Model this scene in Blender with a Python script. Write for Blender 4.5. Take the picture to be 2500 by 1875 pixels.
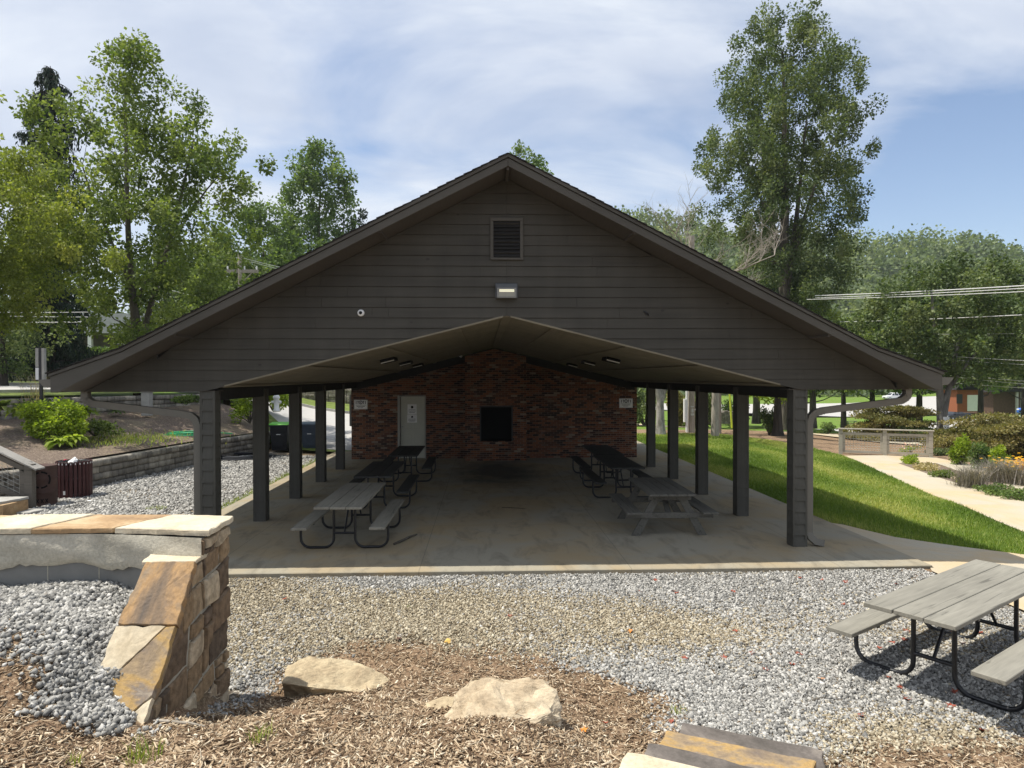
import bpy, bmesh, math, random
import numpy as np
from mathutils import Vector, Matrix, noise
random.seed(7); RNG=np.random.default_rng(11)
R=math.radians
scn=bpy.context.scene; COL=scn.collection
for o in list(bpy.data.objects): bpy.data.objects.remove(o)
# ================= camera =================
YAW,PITCH,ROLL,CH=2.405,-.628,-.129,2.77
cam=bpy.data.objects.new('camera',bpy.data.cameras.new('camera')); COL.objects.link(cam); scn.camera=cam
cam.data.sensor_width=36; cam.data.lens=24.01; cam.data.clip_end=3000; cam.data.clip_start=.05
cam.location=(0,0,CH)
def _basis():
    y,p,r=R(YAW),R(PITCH),R(ROLL)
    f=Vector((math.sin(y)*math.cos(p),math.cos(y)*math.cos(p),math.sin(p)))
    rt=Vector((math.cos(y),-math.sin(y),0)); u=rt.cross(f)
    return math.cos(r)*rt+math.sin(r)*u, -math.sin(r)*rt+math.cos(r)*u, f
_r,_u,_f=_basis()
cam.matrix_world=Matrix(((_r.x,_u.x,-_f.x,0),(_r.y,_u.y,-_f.y,0),(_r.z,_u.z,-_f.z,CH),(0,0,0,1)))
def ray(px,py):
    d=_f+(px-1250)/1667.5*_r-(py-937.5)/1667.5*_u
    return d/d.y
def atY(px,py,Y): return Vector((0,0,CH))+ray(px,py)*Y      # the point at depth Y seen at photo pixel px,py
def atZ(px,py,z):
    d=ray(px,py); return Vector((0,0,CH))+d*((z-CH)/d.z)
# ================= light =================
scn.render.engine='CYCLES'; scn.cycles.diffuse_bounces=2
scn.view_settings.view_transform='Standard'; scn.view_settings.look='None'
scn.view_settings.exposure=0.31; scn.view_settings.gamma=1
SUNV=Vector((-.45,.03,1)).normalized()      # towards the sun
sun=bpy.data.objects.new('sun',bpy.data.lights.new('sun','SUN')); COL.objects.link(sun)
sun.data.energy=5.0; sun.data.angle=R(.53); sun.data.color=(1,.95,.86)
sun.rotation_euler=SUNV.to_track_quat('Z','Y').to_euler()
W=bpy.data.worlds.new('World'); scn.world=W; W.use_nodes=True
nt=W.node_tree; nt.nodes.clear(); N=nt.nodes.new; L=nt.links.new
def mathn(nt,op,a,b=None,c=None,clamp=False):
    n=nt.nodes.new('ShaderNodeMath'); n.operation=op; n.use_clamp=clamp
    for i,v in enumerate((a,b,c)):
        if v is None: continue
        if isinstance(v,(int,float)): n.inputs[i].default_value=v
        else: nt.links.new(v,n.inputs[i])
    return n.outputs[0]
def vmath(nt,op,a,b=None):
    n=nt.nodes.new('ShaderNodeVectorMath'); n.operation=op
    for i,v in enumerate((a,b)):
        if v is None: continue
        if isinstance(v,(tuple,list)): n.inputs[i].default_value=v
        else: nt.links.new(v,n.inputs[i])
    return n.outputs['Value'] if op in('DOT_PRODUCT','LENGTH') else n.outputs[0]
def noisen(nt,vec,scale,detail=4,rough=.5,dist=0.,dim='3D'):
    n=nt.nodes.new('ShaderNodeTexNoise'); n.noise_dimensions=dim
    n.inputs['Scale'].default_value=scale; n.inputs['Detail'].default_value=detail
    n.inputs['Roughness'].default_value=rough; n.inputs['Distortion'].default_value=dist
    if vec is not None: nt.links.new(vec,n.inputs['Vector'])
    return n.outputs['Fac']
def ramp(nt,fac,stops,interp='LINEAR'):
    n=nt.nodes.new('ShaderNodeValToRGB'); cr=n.color_ramp; cr.interpolation=interp
    while len(cr.elements)<len(stops): cr.elements.new(.5)
    for e,(p,c) in zip(cr.elements,stops):
        e.position=p; e.color=(c if isinstance(c,tuple) else (c,c,c))[:3]+(1,)
    nt.links.new(fac,n.inputs[0]); return n.outputs[0]
def mixc(nt,fac,a,b,mode='MIX'):
    n=nt.nodes.new('ShaderNodeMix'); n.data_type='RGBA'; n.blend_type=mode
    for k,v in ((0,fac),(6,a),(7,b)):
        if isinstance(v,(int,float)): n.inputs[k].default_value=v
        elif isinstance(v,tuple): n.inputs[k].default_value=v[:3]+(1,)
        else: nt.links.new(v,n.inputs[k])
    return n.outputs[2]
tc=N('ShaderNodeTexCoord'); gen=tc.outputs['Generated']
sky=N('ShaderNodeTexSky'); sky.sky_type='NISHITA'; sky.sun_disc=False
sky.sun_elevation=math.asin(SUNV.z); sky.sun_rotation=R(-90); sky.air_density=1.0; sky.dust_density=.6; sky.ozone_density=1.5
skyc=mixc(nt,1.0,sky.outputs[0],(.135,.13,.13),'MULTIPLY')
sep=N('ShaderNodeSeparateXYZ'); L(gen,sep.inputs[0])
zz=mathn(nt,'ADD',mathn(nt,'MAXIMUM',sep.outputs[2],0.0),.30)
cmb=N('ShaderNodeCombineXYZ'); L(mathn(nt,'DIVIDE',sep.outputs[0],zz),cmb.inputs[0]); L(mathn(nt,'DIVIDE',sep.outputs[1],zz),cmb.inputs[1])
cl=vmath(nt,'MULTIPLY',cmb.outputs[0],(1.0,1.5,1))
n1=noisen(nt,cl,1.5,10,.56,.5); n2=noisen(nt,vmath(nt,'ADD',cl,(7.3,2.1,0)),.55,4,.5,.2)
dens=mathn(nt,'ADD',mathn(nt,'MULTIPLY',n1,.62),mathn(nt,'MULTIPLY',n2,.5))
clear=vmath(nt,'DOT_PRODUCT',gen,tuple(Vector((math.sin(R(36))*math.cos(R(10)),math.cos(R(36))*math.cos(R(10)),math.sin(R(10))))))
cm=N('ShaderNodeMapRange'); L(clear,cm.inputs[0]); cm.inputs[1].default_value=.978; cm.inputs[2].default_value=.998; cm.interpolation_type='SMOOTHSTEP'
dens=mathn(nt,'SUBTRACT',dens,mathn(nt,'MULTIPLY',cm.outputs[0],.26))
cov=ramp(nt,dens,[(.40,0.0),(.49,.55),(.57,1.0)])
shade=ramp(nt,noisen(nt,vmath(nt,'ADD',cl,(3.1,9.4,0)),1.7,7,.55,.4),[(.32,(.50,.56,.68)),(.5,(.63,.68,.77)),(.68,(.76,.80,.85))])
skym=mixc(nt,mathn(nt,'MULTIPLY',cov,.93),skyc,shade)
bg=N('ShaderNodeBackground'); L(skym,bg.inputs[0]); bg.inputs[1].default_value=1.0
wo=N('ShaderNodeOutputWorld'); L(bg.outputs[0],wo.inputs[0])
# ================= helpers =================
def tag(o,label=None,cat=None,group=None,kind=None):
    if label: o['label']=label
    if cat: o['category']=cat
    if group: o['group']=group
    if kind: o['kind']=kind
    return o
def empty(name,loc=(0,0,0),rz=0,label=None,cat=None,group=None):
    o=bpy.data.objects.new(name,None); COL.objects.link(o); o.location=loc; o.rotation_euler=(0,0,rz)
    o.empty_display_size=.2
    return tag(o,label,cat,group)
def link_mesh(name,me,mats,parent=None,loc=None):
    if not isinstance(mats,(list,tuple)): mats=[mats]
    for m in mats: me.materials.append(m)
    o=bpy.data.objects.new(name,me); COL.objects.link(o)
    if parent is not None: o.parent=parent
    if loc is not None: o.location=loc
    return o
class MB:
    def __init__(s): s.v=[];s.f=[];s.m=[];s.sm=[]
    def add(s,vs,fs,mi=0,smooth=False):
        b=len(s.v); s.v+=[tuple(v) for v in vs]; s.f+=[tuple(b+i for i in f) for f in fs]; s.m+=[mi]*len(fs); s.sm+=[smooth]*len(fs); return s
    def box(s,a,b,mi=0,M=None):
        x0,y0,z0=a;x1,y1,z1=b
        vs=[(x0,y0,z0),(x1,y0,z0),(x1,y1,z0),(x0,y1,z0),(x0,y0,z1),(x1,y0,z1),(x1,y1,z1),(x0,y1,z1)]
        if M is not None: vs=[M@Vector(v) for v in vs]
        return s.add(vs,[(0,3,2,1),(4,5,6,7),(0,1,5,4),(1,2,6,5),(2,3,7,6),(3,0,4,7)],mi)
    def prism(s,poly,d0,d1,axis='z',mi=0,M=None):
        # poly in 2d, extruded along axis between d0,d1
        n=len(poly)
        def P(p,d): return {'z':(p[0],p[1],d),'y':(p[0],d,p[1]),'x':(d,p[0],p[1])}[axis]
        vs=[P(p,d0) for p in poly]+[P(p,d1) for p in poly]
        if M is not None: vs=[M@Vector(v) for v in vs]
        fs=[tuple(range(n))[::-1],tuple(range(n,2*n))]+[(i,(i+1)%n,n+(i+1)%n,n+i) for i in range(n)]
        return s.add(vs,fs,mi)
    def tube(s,pts,r,n=8,mi=0,cap=True,smooth=True,sx=1,sy=1):
        pts=[Vector(p) for p in pts]; rs=r if isinstance(r,(list,tuple)) else [r]*len(pts)
        rings=[]; up=None
        for i,p in enumerate(pts):
            t=(pts[min(i+1,len(pts)-1)]-pts[max(i-1,0)]).normalized()
            if up is None:
                up=Vector((0,0,1)) if abs(t.z)<.9 else Vector((0,1,0))
            a=t.cross(up); a=a.normalized() if a.length>1e-6 else Vector((1,0,0)); b=a.cross(t).normalized(); up=b
            rings.append([p+(a*math.cos(2*math.pi*k/n+math.pi/n)*sx+b*math.sin(2*math.pi*k/n+math.pi/n)*sy)*rs[i] for k in range(n)])
        vs=[v for g in rings for v in g]; fs=[]
        for i in range(len(pts)-1):
            for k in range(n): fs.append((i*n+k,i*n+(k+1)%n,(i+1)*n+(k+1)%n,(i+1)*n+k))
        s.add(vs,fs,mi,smooth)
        if cap: s.add(rings[0],[tuple(range(n))[::-1]],mi); s.add(rings[-1],[tuple(range(n))],mi)
        return s
    def lathe(s,prof,c=(0,0,0),n=20,mi=0,smooth=True):
        vs=[];fs=[]
        for r,z in prof:
            for k in range(n): a=2*math.pi*k/n; vs.append((c[0]+r*math.cos(a),c[1]+r*math.sin(a),c[2]+z))
        for i in range(len(prof)-1):
            for k in range(n): fs.append((i*n+k,i*n+(k+1)%n,(i+1)*n+(k+1)%n,(i+1)*n+k))
        return s.add(vs,fs,mi,smooth)
    def build(s,name,mats,parent=None,loc=None,bevel=0,recalc=True):
        me=bpy.data.meshes.new(name); me.from_pydata(s.v,[],s.f); me.update()
        me.polygons.foreach_set('material_index',s.m); me.polygons.foreach_set('use_smooth',s.sm)
        if recalc:
            bm=bmesh.new(); bm.from_mesh(me); bmesh.ops.recalc_face_normals(bm,faces=bm.faces); bm.to_mesh(me); bm.free()
        o=link_mesh(name,me,mats,parent,loc)
        if bevel:
            md=o.modifiers.new('b','BEVEL'); md.width=bevel; md.segments=1; md.limit_method='ANGLE'; md.angle_limit=R(40)
        return o
def npmesh(name,V,F,mats,parent=None,attr=None,smooth=False,mi=None,col=None):
    """V (n,3), F (m,k) with k constant; attr per-vertex float 'v'"""
    me=bpy.data.meshes.new(name); V=np.asarray(V,np.float32); F=np.asarray(F,np.int32); m,k=F.shape
    me.vertices.add(len(V)); me.vertices.foreach_set('co',V.ravel())
    me.loops.add(m*k); me.loops.foreach_set('vertex_index',F.ravel())
    me.polygons.add(m); me.polygons.foreach_set('loop_start',np.arange(0,m*k,k,dtype=np.int32))
    if smooth: me.polygons.foreach_set('use_smooth',np.ones(m,bool))
    if mi is not None: me.polygons.foreach_set('material_index',np.asarray(mi,np.int32))
    me.update(calc_edges=True)
    if attr is not None:
        a=me.attributes.new('v','FLOAT','POINT'); a.data.foreach_set('value',np.asarray(attr,np.float32))
    if col is not None:
        a=me.attributes.new('zone','FLOAT_COLOR','POINT'); a.data.foreach_set('color',np.asarray(col,np.float32).ravel())
    return link_mesh(name,me,mats,parent)
def copy_tree(o,parent=None):
    c=o.copy(); COL.objects.link(c)
    if parent is not None: c.parent=parent
    for ch in [x for x in bpy.data.objects if x.parent==o]: copy_tree(ch,c)
    return c
# ---- materials ----
def newmat(name):
    m=bpy.data.materials.new(name); m.use_nodes=True; nt=m.node_tree
    b=nt.nodes['Principled BSDF']; return m,nt,b
def objco(nt,scale=None):
    t=nt.nodes.new('ShaderNodeTexCoord').outputs['Object']
    return vmath(nt,'MULTIPLY',t,scale) if scale else t
def bump(nt,b,h,strength=.5,dist=.01):
    n=nt.nodes.new('ShaderNodeBump'); n.inputs['Strength'].default_value=strength; n.inputs['Distance'].default_value=dist
    nt.links.new(h,n.inputs['Height']); nt.links.new(n.outputs[0],b.inputs['Normal'])
def attrn(nt,name='v'):
    n=nt.nodes.new('ShaderNodeAttribute'); n.attribute_name=name; return n
def simple(name,c,rough=.7,var=.25,scale=6,sc=None,bumps=.3,bd=.004,metal=0,bscale=None,spec=.3,detail=5):
    m,nt,b=newmat(name); co=objco(nt,sc)
    f=noisen(nt,co,scale,detail,.6)
    lo=tuple(x*(1-var) for x in c); hi=tuple(min(1,x*(1+var)) for x in c)
    nt.links.new(ramp(nt,f,[(.3,lo),(.7,hi)]),b.inputs['Base Color'])
    b.inputs['Roughness'].default_value=rough; b.inputs['Metallic'].default_value=metal; b.inputs['Specular IOR Level'].default_value=spec
    if bumps: bump(nt,b,noisen(nt,co,bscale or scale*4,6,.6),bumps,bd)
    return m
def wood(name,c,var=.3,axis='y',rough=.75,spec=.25,grain=14,checks=.6):
    m,nt,b=newmat(name)
    sc={'x':(.06,1,1),'y':(1,.06,1),'z':(1,1,.06)}[axis]
    co=objco(nt,sc); g=noisen(nt,co,grain*2.2,6,.65,.6); l=noisen(nt,objco(nt),1.6,3)
    lo=tuple(x*(1-var) for x in c); hi=tuple(x*(1+var) for x in c)
    cc=ramp(nt,g,[(.32,lo),(.68,hi)])
    cr=ramp(nt,noisen(nt,co,grain,3,.5,1.2),[(.34,.35),(.40,1.0)])   # dark checks along the grain
    cc=mixc(nt,checks,cc,cr,'MULTIPLY')
    cc=mixc(nt,.5,cc,ramp(nt,l,[(.3,.75),(.7,1.15)]),'MULTIPLY')
    nt.links.new(cc,b.inputs['Base Color']); b.inputs['Roughness'].default_value=rough; b.inputs['Specular IOR Level'].default_value=spec
    bump(nt,b,g,.35,.003); return m
def stone(name,stops,scale=3,sc=(1,1,1),rough=.85,bs=.7,bd=.012,spec=.3,fine=30):
    m,nt,b=newmat(name); co=objco(nt,sc)
    f=noisen(nt,co,scale,7,.62,.5)
    c=ramp(nt,f,stops)
    c=mixc(nt,.55,c,ramp(nt,noisen(nt,objco(nt),fine,4,.7),[(.3,.6),(.7,1.2)]),'MULTIPLY')
    nt.links.new(c,b.inputs['Base Color']); b.inputs['Roughness'].default_value=rough; b.inputs['Specular IOR Level'].default_value=spec
    h=mathn(nt,'ADD',noisen(nt,co,scale*2.5,8,.65,.3),mathn(nt,'MULTIPLY',noisen(nt,objco(nt),fine*1.6,3),.25))
    bump(nt,b,h,bs,bd); return m
def leafmat(name,lo,mid,hi,trans=.35,rough=.55):
    m=bpy.data.materials.new(name); m.use_nodes=True; nt=m.node_tree; nt.nodes.clear()
    c=ramp(nt,attrn(nt).outputs['Fac'],[(0,lo),(.5,mid),(1,hi)])
    p=nt.nodes.new('ShaderNodeBsdfPrincipled'); nt.links.new(c,p.inputs['Base Color']); p.inputs['Roughness'].default_value=rough; p.inputs['Specular IOR Level'].default_value=.25
    t=nt.nodes.new('ShaderNodeBsdfTranslucent'); nt.links.new(mixc(nt,1.0,c,(1.25,1.3,.55),'MULTIPLY'),t.inputs[0])
    x=nt.nodes.new('ShaderNodeMixShader'); x.inputs[0].default_value=trans
    nt.links.new(p.outputs[0],x.inputs[1]); nt.links.new(t.outputs[0],x.inputs[2])
    o=nt.nodes.new('ShaderNodeOutputMaterial'); nt.links.new(x.outputs[0],o.inputs[0]); return m
def attrmat(name,stops,rough=.85,spec=.25,sc=60,tint=.35):
    m,nt,b=newmat(name)
    c=ramp(nt,attrn(nt).outputs['Fac'],stops)
    c=mixc(nt,tint,c,ramp(nt,noisen(nt,objco(nt),sc,3),[(.3,.5),(.7,1.2)]),'MULTIPLY')
    nt.links.new(c,b.inputs['Base Color']); b.inputs['Roughness'].default_value=rough; b.inputs['Specular IOR Level'].default_value=spec; return m
def emis(name,c,s):
    m,nt,b=newmat(name); b.inputs['Base Color'].default_value=c+(1,); b.inputs['Emission Color'].default_value=c+(1,); b.inputs['Emission Strength'].default_value=s; return m
M={}
M['trim']=wood('dark_trim_paint',(.075,.066,.056),.12,'z',.6,checks=.1)
M['fascia']=wood('fascia_paint',(.083,.077,.065),.07,'x',.55,checks=.08,grain=6)
M['siding']=wood('siding_paint',(.063,.058,.047),.12,'x',.6,grain=7,checks=.16)
_nt=M['siding'].node_tree; _b=_nt.nodes['Principled BSDF']; _src=_b.inputs['Base Color'].links[0].from_socket; _co=objco(_nt)
_v=_nt.nodes.new('ShaderNodeTexVoronoi'); _v.inputs['Scale'].default_value=1.7; _nt.links.new(vmath(_nt,'MULTIPLY',_co,(1,1,1.6)),_v.inputs['Vector'])
_c1=mixc(_nt,ramp(_nt,_v.outputs['Distance'],[(.035,.75),(.06,0.0)]),_src,(.02,.018,.015))          # knots
_st=ramp(_nt,noisen(_nt,vmath(_nt,'MULTIPLY',_co,(2.2,1,.25)),1.4,6,.7),[(.36,.82),(.64,1.12)])   # rain streaks and fading
_nt.links.new(mixc(_nt,.7,_c1,_st,'MULTIPLY'),_b.inputs['Base Color'])
M['soffit']=wood('soffit_paint',(.075,.065,.055),.1,'y',.65,checks=.1)
M['post']=wood('post_paint',(.075,.072,.061),.12,'z',.6,checks=.1)
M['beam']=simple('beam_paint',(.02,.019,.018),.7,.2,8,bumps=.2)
M['shingle']=simple('asphalt_shingle',(.022,.02,.019),.95,.35,20,bumps=.8,bd=.006)
M['ceil']=wood('ceiling_panel_paint',(.20,.175,.125),.09,'y',.7,grain=5,checks=.12)
M['gutter']=simple('gutter_enamel',(.15,.14,.118),.4,.08,3,bumps=.05)
M['black_metal']=simple('black_powder_coat',(.012,.013,.016),.35,.3,12,bumps=.1,spec=.5)
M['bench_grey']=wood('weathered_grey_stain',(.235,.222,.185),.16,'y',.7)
M['bench_dark']=wood('shaded_grey_stain',(.05,.05,.048),.15,'y',.7)  # copy of the grey stain with shade put into its colour
M['bench_olive']=wood('olive_grey_stain',(.115,.11,.095),.2,'y',.75)
M['white']=simple('white_paint',(.78,.78,.76),.5,.05,5,bumps=.05)
M['door']=simple('door_paint',(.50,.50,.42),.5,.05,3,bumps=.05)
M['door_frame']=simple('door_frame_paint',(.33,.32,.28),.5,.05,3,bumps=.05)
M['steel']=simple('brushed_steel',(.5,.5,.5),.3,.1,20,metal=1,bumps=.1)
M['galv']=simple('galvanised_wire',(.45,.45,.42),.4,.1,20,metal=.6,bumps=0)
M['black']=simple('soot_black',(.004,.004,.004),.9,.3,6,bumps=.2)
M['concrete_wall']=simple('concrete_grey',(.36,.35,.32),.9,.15,5,bumps=.5)
def concrete(name,c,stain,jx=None,jy=None,x0=0,y0=0,st=.5,warm=(1.1,.95,.75)):
    m,nt,b=newmat(name); co=objco(nt)
    big=noisen(nt,co,.55,6,.6,.6); mid=noisen(nt,vmath(nt,'MULTIPLY',co,(1,.35,1)),3.2,6,.65,.8); fine=noisen(nt,co,55,4,.7)
    base=mixc(nt,ramp(nt,big,[(.42,0.0),(.62,1.0)]),c,tuple(a*w for a,w in zip(c,warm)))
    base=mixc(nt,mathn(nt,'MULTIPLY',ramp(nt,mid,[(.50,0.0),(.72,1.0)]),st),base,stain)
    base=mixc(nt,.5,base,ramp(nt,fine,[(.25,.72),(.75,1.18)]),'MULTIPLY')
    spots=ramp(nt,noisen(nt,co,9,5,.7),[(.66,0.0),(.74,1.0)]); base=mixc(nt,mathn(nt,'MULTIPLY',spots,.5*st),base,tuple(a*.5 for a in stain))
    sp=nt.nodes.new('ShaderNodeSeparateXYZ'); nt.links.new(co,sp.inputs[0]); h=fine
    for ax,j,o in ((0,jx,x0),(1,jy,y0)):
        if j:
            q=mathn(nt,'ABSOLUTE',mathn(nt,'SUBTRACT',mathn(nt,'FRACT',mathn(nt,'DIVIDE',mathn(nt,'SUBTRACT',sp.outputs[ax],o),j)),.5))
            g=mathn(nt,'LESS_THAN',q,.005/j); base=mixc(nt,mathn(nt,'MULTIPLY',g,.6),base,tuple(a*.35 for a in c))
    nt.links.new(base,b.inputs['Base Color']); b.inputs['Roughness'].default_value=.85; b.inputs['Specular IOR Level'].default_value=.3
    bump(nt,b,h,.35,.003); return m
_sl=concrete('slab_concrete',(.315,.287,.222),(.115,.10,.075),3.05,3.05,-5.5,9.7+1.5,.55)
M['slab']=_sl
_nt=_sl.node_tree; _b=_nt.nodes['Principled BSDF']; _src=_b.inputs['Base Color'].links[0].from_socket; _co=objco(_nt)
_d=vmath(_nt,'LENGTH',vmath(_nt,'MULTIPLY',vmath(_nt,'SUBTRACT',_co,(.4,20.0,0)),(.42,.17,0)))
_soot_shade=ramp(_nt,mathn(_nt,'ADD',_d,mathn(_nt,'MULTIPLY',noisen(_nt,_co,1.3,6,.6),.7)),[(.55,.78),(.98,0.0)])
_nt.links.new(mixc(_nt,_soot_shade,_src,(.035,.032,.026)),_b.inputs['Base Color'])   # fireplace soot, with the deep interior's shade painted into the floor
M['walk']=concrete('walkway_concrete',(.46,.41,.315),(.33,.29,.21),None,2.4,0,0,.3)
M['road']=concrete('road_surface',(.42,.41,.39),(.30,.29,.27),None,None,0,0,.3,(1.02,1,.97))
M['asphalt']=concrete('old_asphalt',(.26,.26,.265),(.18,.18,.18),None,None,0,0,.4,(1.02,1,.97))
def brickmat():
    m,nt,b=newmat('old_red_brick'); co=objco(nt)
    sp=nt.nodes.new('ShaderNodeSeparateXYZ'); nt.links.new(co,sp.inputs[0])
    cb=nt.nodes.new('ShaderNodeCombineXYZ'); nt.links.new(mathn(nt,'ADD',sp.outputs[0],sp.outputs[1]),cb.inputs[0]); nt.links.new(sp.outputs[2],cb.inputs[1])
    wob=vmath(nt,'ADD',cb.outputs[0],vmath(nt,'MULTIPLY',vmath(nt,'SUBTRACT',nt.nodes.new('ShaderNodeTexNoise').outputs['Color'],(.5,.5,.5)),(.006,.006,0)))
    def bt(c1,c2):
        t=nt.nodes.new('ShaderNodeTexBrick'); nt.links.new(wob,t.inputs['Vector']); t.offset=.5
        for k,v in (('Scale',1),('Mortar Size',.007),('Mortar Smooth',.3),('Bias',0),('Brick Width',.205),('Row Height',.0677)): t.inputs[k].default_value=v
        t.inputs['Color1'].default_value=c1; t.inputs['Color2'].default_value=c2; t.inputs['Mortar'].default_value=(.5,.5,.5,1); return t
    t=bt((0,0,0,1),(1,1,1,1))
    rnd=t.outputs['Color']; c=ramp(nt,rnd,[(0,(.018,.009,.008)),(.22,(.05,.018,.012)),(.5,(.175,.058,.026)),(.78,(.25,.095,.042)),(.9,(.11,.06,.035)),(.975,(.28,.21,.15))])
    pale=ramp(nt,noisen(nt,co,2.3,6,.7,.6),[(.60,0.0),(.68,1.0)])
    c=mixc(nt,mathn(nt,'MULTIPLY',pale,.4),c,(.24,.18,.14)); 
    c=mixc(nt,.6,c,ramp(nt,noisen(nt,co,28,5,.7),[(.3,.5),(.7,1.3)]),'MULTIPLY')
    c=mixc(nt,t.outputs['Fac'],c,(.21,.165,.125))
    nt.links.new(c,b.inputs['Base Color']); b.inputs['Roughness'].default_value=.9
    bump(nt,b,mathn(nt,'SUBTRACT',noisen(nt,co,40,4),mathn(nt,'MULTIPLY',t.outputs['Fac'],1.4)),.8,.008); return m
M['brick']=brickmat()
M['bark']=stone('grey_brown_bark',[(.3,(.05,.042,.032)),(.7,(.17,.15,.125))],5,(1,1,.2),.95,.9,.03)
M['bark_pale']=stone('pale_lichen_bark',[(.35,(.13,.12,.10)),(.5,(.30,.285,.255)),(.7,(.42,.40,.37))],4,(1,1,.5),.9,.8,.03)
M['bark_grey']=stone('grey_plated_bark',[(.35,(.10,.095,.085)),(.7,(.27,.255,.23))],5,(1,1,.3),.95,.9,.03)
M['bark_dark']=stone('dark_bark',[(.3,(.02,.018,.015)),(.7,(.07,.06,.05))],5,(1,1,.2),.95,.9,.03)
M['deadwood']=stone('bleached_dead_wood',[(.3,(.22,.19,.15)),(.7,(.42,.38,.32))],5,(1,1,.3),.9,.5,.01)
M['lf_maple']=leafmat('maple_leaves',(.06,.10,.028),(.14,.19,.052),(.29,.34,.11),.45)
M['lf_yellow']=leafmat('yellowing_leaves',(.10,.13,.03),(.20,.245,.05),(.38,.40,.11),.45)
M['lf_dark']=leafmat('deep_green_leaves',(.03,.055,.02),(.085,.125,.042),(.23,.27,.12),.35)
M['lf_hedge']=leafmat('hedge_leaves',(.012,.03,.012),(.03,.06,.022),(.07,.11,.04),.15)
M['lf_mid']=leafmat('mid_green_leaves',(.045,.085,.025),(.11,.17,.05),(.22,.29,.09),.4)
M['lf_poplar']=leafmat('tulip_tree_leaves',(.04,.065,.028),(.10,.14,.055),(.24,.27,.125),.38)
M['lf_spruce']=leafmat('spruce_needles',(.010,.022,.015),(.022,.042,.026),(.045,.07,.04),.1)
M['lf_hill']=leafmat('hillside_leaves',(.08,.12,.05),(.15,.20,.08),(.27,.31,.13),.35)
M['lf_bronze']=leafmat('bronze_green_leaves',(.10,.11,.035),(.21,.19,.07),(.36,.29,.13),.35)
M['lf_lime']=leafmat('lime_leaves',(.12,.18,.02),(.24,.33,.035),(.42,.50,.07),.5)
M['lf_grass']=leafmat('grass_blades',(.09,.15,.02),(.19,.27,.045),(.42,.42,.13),.4)
M['lf_sage']=leafmat('sage_stems',(.12,.115,.09),(.22,.20,.17),(.33,.29,.27),.2)
M['lf_red']=leafmat('dry_red_leaves',(.20,.05,.03),(.33,.09,.05),(.5,.22,.06),.3)
M['lf_straw']=leafmat('straw',(.3,.24,.11),(.45,.38,.2),(.6,.5,.28),.3)
M['petal']=leafmat('yellow_petals',(.7,.33,.01),(.85,.48,.02),(.9,.6,.05),.3)
import numpy as np
# ---- terrain height -------------------------------------------------
NEAR = np.array([  # x, y, z : bank the camera stands on, falling to the gravel yard
 (-2.1,6.3,-.05),(-1.9,5.9,-.02),(-1.95,5.3,.17),(-2.0,4.9,.33),(-2.05,4.45,.52),(-2.2,4.2,.57),
 (-1.2,6.6,-.05),(-1.2,6.0,.02),(-1.2,5.4,.18),(-1.2,4.6,.46),(-1.3,3.8,.74),(-1.3,3.0,.98),
 (0,7.2,-.05),(0,6.3,-.02),(0,5.7,.08),(0,5.1,.25),(0,4.4,.46),(0,3.6,.75),(0,2.9,1.0),
 (1.2,6.6,-.05),(1.2,5.6,-.03),(1.2,5.0,.04),(1.2,4.4,.19),(1.0,3.9,.34),(1.2,3.3,.52),(1.2,2.9,.75),
 (2.4,5.8,-.05),(2.4,4.9,-.03),(1.8,4.6,.0),(2.3,4.5,.0),(1.7,4.2,.14),(2.4,4.0,.10),(1.5,3.7,.3),(2.4,3.4,.35),(3.4,5.4,-.06),(3.4,4.6,.0),(3.4,3.8,.2),
 (4.6,5.0,-.06),(4.6,4.2,.03),(4.6,3.4,.25),(6.5,4.5,-.05),(6.5,3.2,.2),(0,1.8,1.25),(3,1.8,.95),(-3,1.8,1.3),
 (3,8,-.06),(-1,8.5,-.06),(6,8,-.05),(8,6,-.05)])
BANK = np.array([  # left of the wall's end
 (-2.45,5.6,1.06),(-3.2,5.6,1.10),(-4.5,5.6,1.14),(-6,5.65,1.16),(-9,5.65,1.2),
 (-2.5,5.2,.95),(-2.5,4.8,.78),(-2.4,4.5,.62),(-2.3,4.2,.57),(-3.0,5.1,1.0),(-3.0,4.7,.9),(-2.8,4.2,.72),
 (-3.6,4.6,1.0),(-3.4,4.0,.9),(-2.6,3.7,.8),(-3.2,3.3,1.0),(-2.0,3.9,.68),(-1.8,3.2,.92),(-4.5,3.5,1.15),(-2.2,2.9,1.05),(-6,4,1.2),(-3,1.8,1.3),(-9,3,1.25)])
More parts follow.
